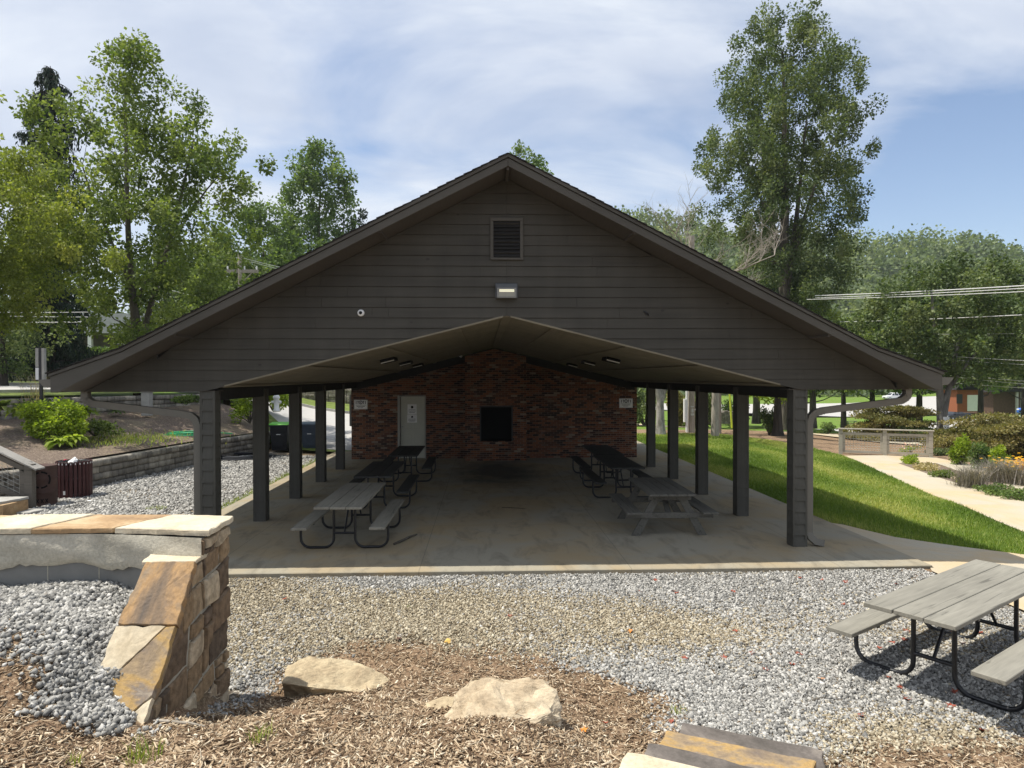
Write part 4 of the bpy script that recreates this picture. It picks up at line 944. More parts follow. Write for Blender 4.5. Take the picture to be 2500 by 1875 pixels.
# ---- leaves ----
def leafgeo(C,size,dirs=None,wid=.36,fold=.12,droop=0.0):
    n=len(C); a=RNG.normal(size=(n,3)) if dirs is None else dirs+RNG.normal(0,.35,(n,3)); a[:,2]-=droop
    a/=np.linalg.norm(a,axis=1)[:,None]+1e-9; r=RNG.normal(size=(n,3)); b=np.cross(a,r); b/=np.linalg.norm(b,axis=1)[:,None]+1e-9; c=np.cross(a,b)
    s=(size*RNG.uniform(.7,1.3,n))[:,None] if np.isscalar(size) else size[:,None]
    V=np.stack([C,C+a*s*.45+b*s*wid+c*s*fold,C+a*s,C+a*s*.45-b*s*wid+c*s*fold],1)
    F=np.arange(n*4).reshape(n,4); return V.reshape(-1,3),F
def grassblades(P,h,w,v,name,mat,parent=None,lean=.5,base=None):
    n=len(P); w=(np.zeros(n)+w)[:,None]; h=np.zeros(n)+h; a=RNG.uniform(0,2*np.pi,n); l=RNG.uniform(.1,lean,n)*h; d=np.stack([np.cos(a),np.sin(a),np.zeros(n)],-1); s=np.stack([-np.sin(a),np.cos(a),np.zeros(n)],-1)
    b0=P-s*w/2; b1=P+s*w/2; m=P+d*(l*.35)[:,None]+np.array([0,0,1])*(h*.6)[:,None]; t=P+d*l[:,None]+np.array([0,0,1])*h[:,None]
    V=np.stack([b0,b1,m+s*w*.35,t,m-s*w*.35],1).reshape(-1,3); k=np.arange(n)[:,None]*5
    F3=np.concatenate([k+np.array([0,1,2]),k+np.array([0,2,4]),k+np.array([4,2,3])],0)
    return npmesh(name,V,F3,mat,parent,attr=np.repeat(v,5))
# lawn
tl=lambda x,y: inpoly(x,y,LAWN)
P=sample(150000,5.5,14.5,9.6,33.5,tl,.9); z=height(P[:,0],P[:,1]); n=len(P)
pn=np.array([noise.noise(Vector((a*.5,b*.35,1))) for a,b in P]); dist=np.hypot(P[:,0],P[:,1])
o=grassblades(np.stack([P[:,0],P[:,1],z-.01],-1),RNG.uniform(.045,.10,n),np.clip(.0008*dist,.008,.022),np.clip(.46+.75*pn+.35*(P[:,1]>29.5)*RNG.random(n)+RNG.normal(0,.2,n),0,1),'lawn_grass',M['lf_grass'],lean=.9); tag(o,kind='stuff')
# grass tufts and weeds
def tuft(x,y,r,n,h,label,mat='lf_grass',z=None,wd=.006,group=None):
    a=RNG.uniform(0,2*np.pi,n); q=r*np.sqrt(RNG.random(n)); P=np.stack([q*np.cos(a),q*np.sin(a),np.zeros(n)],-1)
    o=grassblades(P,RNG.uniform(.5,1,n)*h,wd,RNG.uniform(.3,1,n),'grass_tuft',M[mat],lean=1.1); o.location=(x,y,float(height(x,y)) if z is None else z)
    return tag(o,label,'grass tuft' if mat=='lf_grass' else 'plant',group)
def G(px,py,t=60):  # point of the terrain seen at a photo pixel
    d=ray(px,py); c=Vector((0,0,CH)); ts=np.geomspace(2,400,5000); z=CH+d.z*ts; h=height(d.x*ts,ts); k=z<h
    return c+d*(ts[int(np.argmax(k))] if k.any() else 90.0)
TUFTS=[(350,1862,.10,60,.14,'green grass tuft on the mulch at the bottom left edge of the photo'),(640,1808,.07,35,.09,'small pale grass tuft on the mulch below the flat boulder'),
 (1480,1390,.13,80,.06,'largest weed clump growing at the slab edge right of its middle'),(1352,1387,.08,30,.05,'small weed clump at the slab edge near its middle'),(1682,1390,.06,30,.06,'small weed clump at the slab edge below the A-frame table'),
 (1205,1415,.12,40,.03,'low weed patch on the tan gravel below the slab edge'),(1655,1742,.08,40,.07,'bright green weed on the mulch behind the lowest step stone'),(1655,1615,.05,20,.04,'tiny weed in the gravel right of the craggy boulder'),
 (995,1485,.10,40,.03,'faint weed patch in the tan gravel left of centre'),(2150,1395,.12,40,.03,'low weed patch on the gravel near the walkway corner'),(180,1868,.05,24,.07,'little grass sprig at the bottom left corner')]
for x,y,r,n,h,lb in TUFTS: p=G(x,y); tuft(p.x,p.y,r,n,h,lb)
p=atZ(383,1243,-.05); tuft(p.x,p.y,.22,120,.08,'grass tuft in the gravel behind the capped stone wall',z=-.05)
# strip of weeds along the left edge of the slab
n=2600; yy=RNG.uniform(10.5,24,n); o=grassblades(np.stack([-5.52-np.abs(RNG.normal(0,.12,n)),yy,np.full(n,-.06)],-1),RNG.uniform(.03,.09,n),.012,RNG.uniform(.2,1,n),'edge_weeds',M['lf_grass'],lean=1.0); tag(o,kind='stuff')
# fallen leaves
def fallen(px,py,s,label,mi,grp):
    p=G(px,py); rg=random.Random(int(px*7+py)); k=7; mb=MB()
    ring=[(math.cos(2*math.pi*i/10)*s*(1 if i%2==0 else .5)*rg.uniform(.7,1.1),math.sin(2*math.pi*i/10)*s*(1 if i%2==0 else .5)*rg.uniform(.7,1.1)) for i in range(10)]
    vs=[(x,y,.01+rg.uniform(0,.35)*s*(abs(x)+abs(y))/s) for x,y in ring]+[(0,0,.004)]
    mb.add(vs,[(i,(i+1)%10,10) for i in range(10)]); o=mb.build('fallen_leaf',M[mi],None,(p.x,p.y,p.z+.012)); o.rotation_euler=(rg.uniform(-.3,.3),rg.uniform(-.3,.3),rg.uniform(0,6)); tag(o,label,'leaf',grp)
M['leaf_rust']=simple('rust_red_leaf',(.28,.07,.04),.7,.3,40,bumps=0); M['leaf_orange']=simple('orange_leaf',(.62,.24,.04),.7,.2,40,bumps=0); M['leaf_brown']=simple('dark_brown_leaf',(.07,.03,.02),.7,.3,40,bumps=0)
reds=[(696,1466),(1562,1448),(1643,1447),(1652,1452),(1795,1545),(2064,1424),(2190,1430),(1955,1415),(1768,1610),(1835,1600),(1672,1612),(1600,1420),(1790,1448),(1245,1508),(2178,1574),(2206,1566),(2148,1588),(2214,1545),(2170,1660),(2198,1683),(2212,1712),(2330,1695),(2350,1575),(2330,1550),(2320,1730),(2400,1790),(2100,1754),(1935,1628),(1950,1602),(2060,1480),(2008,1420),(1870,1640),(2480,1530),(2395,1550)]
for x,y in reds: fallen(x,y,.045,'small dry reddish leaf fallen on the pale gravel','leaf_rust','dry reddish leaves on the gravel')
for x,y,lb in ((2004,1663,'orange leaf lying on the gravel left of the outdoor table'),(1540,1545,'orange leaf lying on the gravel behind the craggy boulder'),(1426,1789,'orange leaf on the mulch at the bottom, left of the steps')): fallen(x,y,.04,lb,'leaf_orange',None)
for x,y,lb in ((1479,1772,'bright red leaf on the mulch between the craggy boulder and the steps'),(1640,1768,'dark red leaf at the mulch edge above the lowest step')): fallen(x,y,.035,lb,'leaf_rust',None)
for x,y,lb in ((975,1565,'crumpled dark brown leaf on the gravel above the boulders'),(242,1470,'brown leaf on the grey gravel beside the buttress'),(283,1603,'dark red leaf caught at the lower edge of the buttress')): fallen(x,y,.05,lb,'leaf_brown',None)
p=G(1092,1572); rock('yellow_stone',[(-.05,0,0),(0,.04,.05),(.05,.02,.04),(.05,-.02,0),(0,-.04,0),(-.03,-.03,.03)],simple('yellow_ochre_stone',(.65,.42,.12),.8,.2,20),'small yellow stone lying on the tan gravel above the boulders',(p.x,p.y,p.z+.01),2,.004,3)
bpy.data.objects['yellow_stone']['category']='stone'
def stick(px0,py0,px1,py1,r,mat,label,lift=.012,name='stick',flat=None):
    a=G(px0,py0) if flat is None else atZ(px0,py0,flat); b=G(px1,py1) if flat is None else atZ(px1,py1,flat); a=a+Vector((0,0,lift)); b=b+Vector((0,0,lift)); m=(a+b)/2; d=(b-a)
    pts=[a-m,(a-m)*.4+Vector((0,0,.01))+d.cross(Vector((0,0,1)))*.03,(b-m)*.4+Vector((0,0,.008)),b-m]
    mb=MB(); mb.tube(pts,[r*.9,r,r*.9,r*.5],7); o=mb.build(name,mat,None,m); tag(o,label,'stick')
stick(385,1764,500,1778,.011,M['deadwood'],'pale bleached stick lying at the foot of the buttress')
stick(962,1331,1018,1307,.022,M['bark'],'thick dark stick on the slab in front of the left table',.02,flat=0)
stick(1975,1718,2020,1707,.012,M['bark'],'short dark twig on the gravel left of the outdoor table')
stick(1645,1690,1680,1712,.008,M['bark'],'thin twig at the gravel edge right of the craggy boulder')
stick(1745,1792,1900,1795,.012,M['bark'],'dark twig on the gravel above the step stones') if False else None
stick(95,1480,128,1440,.03,M['deadwood'],'splintered pale wood chunk on the gravel beside the wall')
stick(1225,1240,1285,1243,.006,M['bark_dark'],'thin dark twig on the slab near the middle of the pavilion',.006,flat=0)
# concrete details: little debris on slab
# ================= trees and plants =================
def tree(name,base,z0,z1,prof,label,leafm,barkm='bark',ncl=120,lpc=110,cr=.55,ls=.16,tr=.22,cx=0,cy=0,stretch=1.0,fork=None,seed=1,group=None,cat='tree',limbs=True,droop=.25,trunktop=None,dens=.55,gap=None):
    """base (x,y,z); crown between heights z0,z1 (absolute) with radius profile [(t,r)], crown axis offset cx,cy at the top"""
    rg=np.random.default_rng(seed); x0,y0,zb=base
    root=empty(name,(x0,y0,zb),0,label,cat,group)
    pt=[p[0] for p in prof]; pr=[p[1] for p in prof]
    ph=rg.uniform(0,6.28,4)
    def Rr(t,a): return np.interp(t,pt,pr)*(1+.16*math.sin(3*a+ph[0]+t*4)+.13*math.sin(5*a+ph[1]-t*9)+.10*math.sin(9*t*3+ph[2]))
    C=[]; cr*=.86; lpc=int(lpc*1.25)
    tries=0
    while len(C)<ncl and tries<ncl*40:
        tries+=1; t=rg.random(); a=rg.uniform(0,6.283); Rm=max(pr)
        if rg.random()>(np.interp(t,pt,pr)/Rm)**1.3: continue
        r=Rr(t,a)*(rg.random()**dens); p=np.array([cx*t+r*math.cos(a),cy*t+r*math.sin(a),z0-zb+(z1-z0)*t])
        if gap is not None and gap(p,t): continue
        if len(C)>3:
            dd=np.min(np.linalg.norm(np.array(C)-p,axis=1))
            if dd<cr*.55: continue
        C.append(p)
    C=np.array(C)
    # skeleton
    mb=MB(); H=z1-zb; tt=(trunktop if trunktop else .82)*H
    nodes=[]
    nk=9
    stems=fork or [(0,0,0,0,1.0)]   # (x at top, y at top, start height, _, radius factor)
    for sx,sy,sh,_,rf in stems:
        pts=[];rs=[]; hf=1 if rf>.9 else .62+.38*rf
        for k in range(nk+1):
            t=k/nk; z=sh+(tt*hf-sh)*t; wv=.02*H*math.sin(t*5+ph[3]+sx)*t
            e=t**1.2
            p=Vector((sx*e+cx*.8*t+wv*.5,sy*e+cy*.8*t+wv*.3,z)); r=tr*rf*(1-.85*t)+.015
            if sh==0 and k==0: r*=1.25
            pts.append(p);rs.append(r)
        mb.tube(pts,rs,9 if tr>.1 else 6)
        for p,r in zip(pts,rs):
            if p.z>(z0-zb)*.6: nodes.append((p,r))
    order=sorted(range(len(C)),key=lambda i:math.hypot(C[i][0]-cx*.5,C[i][1]-cy*.5)+.25*abs(C[i][2]-.4*H))
    for i in order:
        c=Vector(C[i]); best=None
        for p,r in nodes:
            d=c-p; L2=d.length; pen=L2+max(0,(p.z-c.z))*2.2+max(0,.35*math.hypot(d.x,d.y)-d.z)*.8-(r*2)
            if best is None or pen<best[0]: best=(pen,p,r,L2)
        _,p,r,L2=best
        r0=min(r*.6,.012+.014*L2*(tr/.22)**.5); d=c-p; mid=p+d*.5+Vector((0,0,-.10*L2))
        pts=[p,p.lerp(mid,.6)+Vector(rg.normal(0,.03*L2,3)),mid+d*.12,c]; rs=[r0,r0*.8,r0*.6,r0*.25]
        if limbs: mb.tube(pts,rs,5,cap=False)
        for q,w in zip(pts[1:],rs[1:]): nodes.append((q,w))
    mb.build('trunk',M[barkm],root,recalc=False)
    # leaves
    n=len(C)*lpc; ci_=rg.integers(0,len(C),n); off=rg.normal(0,1,(n,3)); off/=np.linalg.norm(off,axis=1)[:,None]; off*=(rg.random(n)**.45)[:,None]*cr*rg.uniform(.7,1.25,len(C))[ci_][:,None]
    off[:,2]*=stretch
    P=C[ci_]+off; cv=rg.normal(0,.16,len(C)); v=np.clip(.48+cv[ci_]+rg.normal(0,.17,n),0,1)
    V,F=leafgeo(P,ls*rg.choice([.62,.8,1.0,1.25],n)*rg.uniform(.85,1.15,n),dirs=off/(cr)+rg.normal(0,.4,(n,3)),droop=droop)
    npmesh('crown',V,F,M[leafm],root,attr=np.repeat(v,4)); return root
def at(px,py,Y): return atY(px,py,Y)
# --- left group ---
b=at(338,700,28)
tree('maple_tree',(b.x,28,2.0),4.1,16.4,[(0,3.6),(.25,4.8),(.5,4.3),(.72,3.3),(.88,2.1),(1,.6)],'tall airy maple with yellow-green leaves and two leading stems left of the roof','lf_maple','bark',ncl=270,lpc=140,cr=.60,ls=.145,tr=.17,seed=3,
     fork=[(-.9,0,0,0,1),(1.9,.6,1.5,0,.7),(-2.2,-.4,3,0,.4),(3.0,.2,4,0,.35)],dens=.6,cx=.3,gap=lambda p,t:(t>.74 and abs(p[0]-1.1)<.45) or (t>.72 and p[0]>3.0) or (t<.30 and p[0]>3.3) or (t<.14 and p[0]<-1.4))
b=at(20,600,22)
tree('yellowing_tree',(b.x-1.5,22,1.6),4.5,9.7,[(0,1.8),(.3,3.2),(.6,3.4),(.85,2.4),(1,.8)],'dense tree with yellowing leaves cut by the left edge of the photo','lf_yellow','bark',ncl=150,lpc=260,cr=.55,ls=.10,tr=.2,seed=5,cx=.9,dens=.5,droop=.7)
b=at(-20,300,26)
tree('broadleaf_tree',(b.x-1.0,27,1.8),6,13.6,[(0,1.5),(.4,2.9),(.7,2.2),(1,.6)],'thin olive-green tree reaching up in front of the weeping spruce at the far left','lf_yellow','bark',ncl=42,lpc=70,cr=.5,ls=.16,tr=.16,seed=8,cx=.6)
# weeping spruce
def spruce(base,H,Rb,label,seed):
    rg=np.random.default_rng(seed); root=empty('weeping_spruce',base,0,label,'tree'); mb=MB(); mb.tube([(0,0,0),(.1,0,H*.5),(0,.1,H)],[.3,.17,.02],7); P=[];D=[]
    z=1.0
    while z<H-.1:
        t=z/H; Rm=Rb*(1-t)**.36*rg.uniform(.55,1.2)+.1; k=6
        for j in range(k):
            a=rg.uniform(0,6.28); L=Rm*rg.uniform(.55,1.05); pts=[]
            for s in range(5):
                u=s/4; pts.append(Vector((math.cos(a)*L*u,math.sin(a)*L*u,z+.25*L*u-.42*L*u*u)))
            mb.tube(pts,[.035,.03,.022,.015,.006],4,cap=False)
            m=int(24*L+8)
            for _ in range(m):
                u=rg.uniform(.12,1); q=np.array(pts[0].lerp(pts[4],u)); q[2]=z+.25*L*u-.42*L*u*u; q[:2]+=rg.normal(0,.05,2)
                hang=rg.uniform(.15,1.15)*(.5+.5*(1-t)); 
                for s in range(3): P.append(q+np.array([0,0,-hang*rg.random()])); D.append((rg.normal(0,.12),rg.normal(0,.12),-1))
        z+=.36
    mb.build('trunk',M['bark_dark'],root,recalc=False); P=np.array(P); V,F=leafgeo(P,.26,dirs=np.array(D)*1.8,wid=.13); npmesh('crown',V,F,M['lf_spruce'],root,attr=np.repeat(np.clip(rg.normal(.45,.22,len(P)),0,1),4))
p=at(125,700,38); spruce((p.x,38,2.6),17.0,2.5,'dark weeping spruce with drooping branches behind the left trees',4)
p=at(-30,800,33); tree('broadleaf_tree',(p.x,34,2.3),3.0,6.6,[(0,1.6),(.5,2.6),(1,1.0)],'dark bushy low tree behind the hedge at the left','lf_dark','bark_dark',ncl=60,lpc=130,cr=.5,ls=.13,tr=.18,seed=12)
# background trees left of the gable
p=at(790,420,68)
tree('broadleaf_tree',(p.x-.6,68,0),9.5,25.6,[(0,4.6),(.3,5.4),(.5,4.6),(.72,3.6),(.9,2.6),(1,.8)],'tall mid green tree with a flame-shaped crown above the left roof slope','lf_mid','bark',ncl=230,lpc=80,cr=.8,ls=.30,tr=.38,seed=21,dens=.6,stretch=1.3,fork=[(.4,0,0,0,1),(-2.4,0,5,0,.6),(2.3,0,6,0,.6)])
p=at(885,520,72); tree('conifer_tree',(p.x,72,0),10,20.2,[(0,3.0),(.4,2.2),(.8,1.0),(1,.2)],'small thin dark conifer beside the tree above the left roof slope','lf_spruce','bark',ncl=70,lpc=45,cr=.6,ls=.34,tr=.2,seed=23)
p=at(640,600,60); tree('broadleaf_tree',(p.x,60,0),6,17.6,[(0,4.0),(.4,4.9),(.8,3.3),(1,1.2)],'rounded mid green tree behind the utility pole','lf_mid','bark',ncl=150,lpc=90,cr=.85,ls=.28,tr=.3,seed=25)
p=at(560,650,52); tree('broadleaf_tree',(p.x-1,54,0),4,12.6,[(0,3.0),(.4,4.4),(.8,3.0),(1,1.0)],'yellow-green tree low behind the utility pole','lf_maple','bark',ncl=100,lpc=100,cr=.75,ls=.24,tr=.25,seed=27)
p=at(470,640,58); tree('broadleaf_tree',(p.x,62,1),5,15.5,[(0,4.5),(.4,5.4),(.8,3.6),(1,1.4)],'hazy green tree behind the right side of the airy maple','lf_hill','bark',ncl=110,lpc=90,cr=.95,ls=.3,tr=.3,seed=29)
p=at(290,720,50); tree('broadleaf_tree',(p.x,60,2.5),6.5,14,[(0,4.5),(.4,5.6),(.8,4.0),(1,1.4)],'deep green tree filling the space behind the maple trunk','lf_dark','bark_dark',ncl=120,lpc=95,cr=.9,ls=.26,tr=.3,seed=31)
p=at(60,640,56); tree('broadleaf_tree',(p.x,58,3),5,14,[(0,5),(.4,6),(.8,4),(1,1.6)],'shadowy green tree at the far left behind the spruce','lf_dark','bark_dark',ncl=120,lpc=90,cr=1.0,ls=.28,tr=.3,seed=32)
p=at(1295,380,58); tree('broadleaf_tree',(p.x,60,-.5),14,23.4,[(0,3.4),(.5,2.7),(.8,2.0),(1,.6)],'light green treetop rising just right of the roof peak','lf_mid','bark',ncl=90,lpc=70,cr=.62,ls=.24,tr=.3,seed=33)
# --- right: tall tulip poplar ---
p=at(1905,500,45)
def pgap(p,t): return (t>.86 and (abs(p[0]+1.9)<.5 or abs(p[0]-1.9)<.35)) or (abs(p[0]-1.2)<.8 and .34<t<.40 and p[0]>0)
tree('tulip_poplar',(p.x+.35,45,-.8),7.0,27.2,[(0,2.9),(.12,4.2),(.3,5.0),(.5,5.5),(.65,5.3),(.8,4.5),(.92,3.3),(1,1.5)],'very tall upright dark green tree standing alone against the sky at the right','lf_poplar','bark',ncl=600,lpc=125,cr=.66,ls=.17,tr=.42,seed=42,dens=.55,stretch=1.2,
   fork=[(-.3,0,0,0,1),(1.8,.3,8,0,.55),(-2.0,0,8.5,0,.5),(3.4,0,9.5,0,.4),(.7,1.5,7,0,.5),(-3.2,-.6,10,0,.35)],trunktop=.9,gap=pgap)
# bare dead tree
def bare(base,H,label,seed,spread=4.2):
    rg=random.Random(seed); root=empty('dead_tree',base,0,label,'tree'); mb=MB(); tw=MB()
    def br(p,d,L,r,dep):
        pts=[p]; q=p; dd=d.copy()
        for k in range(4):
            dd=(dd+Vector((rg.uniform(-.16,.16),rg.uniform(-.16,.16),rg.uniform(-.05,.12)))).normalized(); q=q+dd*L/4; pts.append(q)
        (mb if dep<2 else tw).tube(pts,[r*(1-.17*k) for k in range(5)],6 if dep<2 else 4,cap=False)
        if dep<4:
            for k in range(1,5):
                for _ in range(2 if dep<3 else 1):
                    s=rg.choice((-1,1)); ax=Vector((rg.uniform(-1,1),rg.uniform(-1,1),rg.uniform(-.3,.6))).normalized()
                    br(pts[k],(dd*.8+ax*.75).normalized(),L*rg.uniform(.42,.62),r*.45,dep+1)
    mb.tube([(0,0,0),(.05,0,H*.5),(0,0,H)],[.19,.16,.13],8)
    for i in range(5):
        a=rg.uniform(0,6.28); z=H*rg.uniform(.45,.98); br(Vector((0,0,z)),Vector((math.cos(a),math.sin(a)*.7,rg.uniform(.1,.75))).normalized(),spread*rg.uniform(.5,1.0),.055,1)
    mb.build('trunk',M['deadwood'],root,recalc=False); tw.build('twigs',M['deadwood'],root,recalc=False)
p=at(1755,620,31); bare((p.x,31.5,-.1),8.3,'bare bleached dead tree with fanning twigs behind the right roof slope',5,3.4)
p=at(1610,600,36); bare((p.x,36,-.3),8.6,'smaller bare twiggy tree left of the cut wooden pole',9,2.6)
# right-hand masses
p=at(1860,700,52); tree('broadleaf_tree',(p.x,53,-1),1.5,10.4,[(0,3.6),(.4,4.4),(.8,3.0),(1,1.2)],'dark green tree mass below the tall poplar','lf_dark','bark',ncl=120,lpc=100,cr=.8,ls=.24,tr=.3,seed=51)
p=at(1985,740,48); tree('broadleaf_tree',(p.x,48,-1),1.5,9.2,[(0,2.6),(.4,3.6),(.8,2.7),(1,1.2)],'yellow-green tree behind the right end of the roof','lf_maple','bark',ncl=90,lpc=95,cr=.75,ls=.22,tr=.25,seed=53)
BT=G(2298,1078)
tree('shade_tree',(BT.x,BT.y,BT.z),2.6,8.9,[(0,3.0),(.2,4.6),(.5,5.0),(.78,3.9),(1,1.4)],'large dark green shade tree with a forked trunk behind the mesh railing','lf_dark','bark_grey',ncl=190,lpc=170,cr=.66,ls=.16,tr=.22,seed=55,
     fork=[(-1.0,0,0,0,1),(1.2,.4,.6,0,.8),(3,.4,2.0,0,.5)],dens=.5,cx=.6)
p=at(2480,820,42); tree('shade_tree',(p.x+1,42,-2),2.5,9.5,[(0,3.6),(.4,5.0),(.8,3.4),(1,1.4)],'large green tree cut by the right edge above the parked white car','lf_dark','bark',ncl=130,lpc=130,cr=.75,ls=.2,tr=.28,seed=57)
for (px,Y,zt,rr_,lb,mt,sd) in ((2245,58,9.6,4.2,'dark-trunked tree directly behind the mesh railing and the bronze shrub','lf_mid',61),(2395,64,10.2,4.6,'green tree behind the orange brick building','lf_mid',63),(2130,60,8.4,3.8,'light green tree beyond the white parked SUV','lf_maple',65),(2060,66,8.6,4.2,'olive green tree on the slope just right of the tall poplar','lf_hill',67),(2500,70,10.0,5.0,'tall green tree on the far right skyline','lf_mid',69)):
    p=at(px,900,Y); tree('broadleaf_tree',(p.x,Y,float(height(p.x,Y))),1.8,zt,[(0,rr_*.7),(.4,rr_),(.8,rr_*.7),(1,rr_*.25)],lb,mt,'bark_dark',ncl=110,lpc=90,cr=.9,ls=.27,tr=.3,seed=sd)
# forest on the hill
def hillz(x,y):
    return np.interp(y,[110,172,225,290,400,700],[-16,-8,30,66,74,50])*(.82+.14*np.sin(x*.011+1.2)+.06*np.sin(x*.037))*np.clip((x+260)/330,.35,1.0)*np.clip(1.25-x/900,.6,1)
hx=np.linspace(-420,620,90); hy=np.linspace(105,620,60); HX,HY=np.meshgrid(hx,hy); HZ=hillz(HX,HY)
I=np.arange(HX.size).reshape(HX.shape); F=np.stack([I[:-1,:-1],I[:-1,1:],I[1:,1:],I[1:,:-1]],-1).reshape(-1,4)
M['hill']=simple('hill_floor',(.06,.085,.03),.95,.3,.3,bumps=0)
tag(npmesh('hill',np.stack([HX,HY,HZ],-1).reshape(-1,3),F,M['hill'],smooth=True),kind='structure')
rg=np.random.default_rng(77); nC=1500; cx_=rg.uniform(-140,330,nC); cy_=rg.uniform(172,330,nC); k=(np.abs(cx_/cy_)<1.25); cx_,cy_=cx_[k],cy_[k]; cz_=hillz(cx_,cy_); nC=len(cx_); rad=rg.uniform(3.2,5.6,nC); n=nC*110; ci_=np.repeat(np.arange(nC),110)
off=rg.normal(0,1,(n,3)); off/=np.linalg.norm(off,axis=1)[:,None]; off*=(rg.random(n)**.3)[:,None]; off*=(1+.25*np.sin(off[:,0]*6+ci_)*np.cos(off[:,1]*5+off[:,2]*6))[:,None]
P=np.stack([cx_[ci_],cy_[ci_],cz_[ci_]+rad[ci_]*1.15],-1)+off*rad[ci_][:,None]*np.array([1,1,1.25]); P=P[(off[:,1]<.45)]; ci2=ci_[off[:,1]<.45]
v=np.clip(.5+rg.normal(0,.22,nC)[ci2]+rg.normal(0,.13,len(P)),0,1); V,F=leafgeo(P,1.25,wid=.5); tag(npmesh('hillside_forest',V,F,M['lf_hill'],attr=np.repeat(v,4)),kind='stuff')
# ================= bushes and garden plants =================
def bush(name,loc,rad,n,ls,leafm,label,cat='shrub',lumps=9,stems=True,dirs=None,wid=.36,seed=None,group=None,layered=False,droop=.2):
    rg=np.random.default_rng(seed or int(abs(loc[0]*31+loc[1]*17)+n)); root=empty(name,loc,0,label,cat,group); rx,ry,rz=rad
    lc=[]
    for i in range(lumps):
        a=rg.uniform(0,6.28); r=rg.random()**.5*.75; lc.append((rx*r*math.cos(a),ry*r*math.sin(a),rz*(rg.uniform(.25,.95)*(1-.35*r) if not layered else rg.choice([.12,.24,.36,.47,.58,.70])*(1-.35*r))))
    lc=np.array(lc); k=rg.integers(0,lumps,n); o=rg.normal(0,1,(n,3)); o/=np.linalg.norm(o,axis=1)[:,None]; o*=(rg.random(n)**.5)[:,None]
    q_=.48 if lumps<12 else (.36 if lumps<20 else .31); s=np.array([rx*q_,ry*q_,rz*(.3*q_/.48 if not layered else .045)]); P=lc[k]+o*s; P[:,2]=np.abs(P[:,2])
    v=np.clip(.5+rg.normal(0,.15,lumps)[k]+rg.normal(0,.2,n),0,1); V,F=leafgeo(P,ls,dirs=(o+np.array([0,0,.15]) if dirs is None else dirs(n,rg)),wid=wid,droop=droop)
    npmesh('foliage',V,F,M[leafm],root,attr=np.repeat(v,4))
    if stems:
        mb=MB()
        for c in lc[:12]:
            mb.tube([(0,0,-.05),tuple(c*.5+np.array([0,0,.02])),tuple(c)],[.02*max(1,rz),.014*max(1,rz),.005],4,cap=False)
        mb.build('stems',M['bark'],root,recalc=False)
    return root
def fan(name,loc,n,L,w,leafm,label,cat='plant',group=None,arch=.9,seed=1):
    """broad strap leaves arching out of one crown (hosta, daylily)"""
    rg=np.random.default_rng(seed); root=None; Vs=[];Fs=[];vv=[]
    for i in range(n):
        a=rg.uniform(0,6.28); e=rg.uniform(.35,1.25); l=L*rg.uniform(.6,1.1); d=np.array([math.cos(a),math.sin(a),0]); s=np.array([-math.sin(a),math.cos(a),0]); b=len(Vs); x=np.zeros(3); ang=e
        for k in range(5):
            t=k/4; ww=w*[.25,.8,1,.75,.05][k]*.5; Vs.append(x-s*ww+np.array([0,0,.12*w*(k in(1,2,3))])); Vs.append(x+s*ww+np.array([0,0,.12*w*(k in(1,2,3))])); x=x+(d*math.cos(ang)+np.array([0,0,1])*math.sin(ang))*l/4; ang-=arch*.5
        for k in range(4): Fs.append((b+2*k,b+2*k+1,b+2*k+3,b+2*k+2))
        vv+= [rg.uniform(.2,1)]*10
    o=npmesh(name,np.array(Vs),np.array(Fs),M[leafm],attr=vv); o.location=loc; return tag(o,label,cat,group)
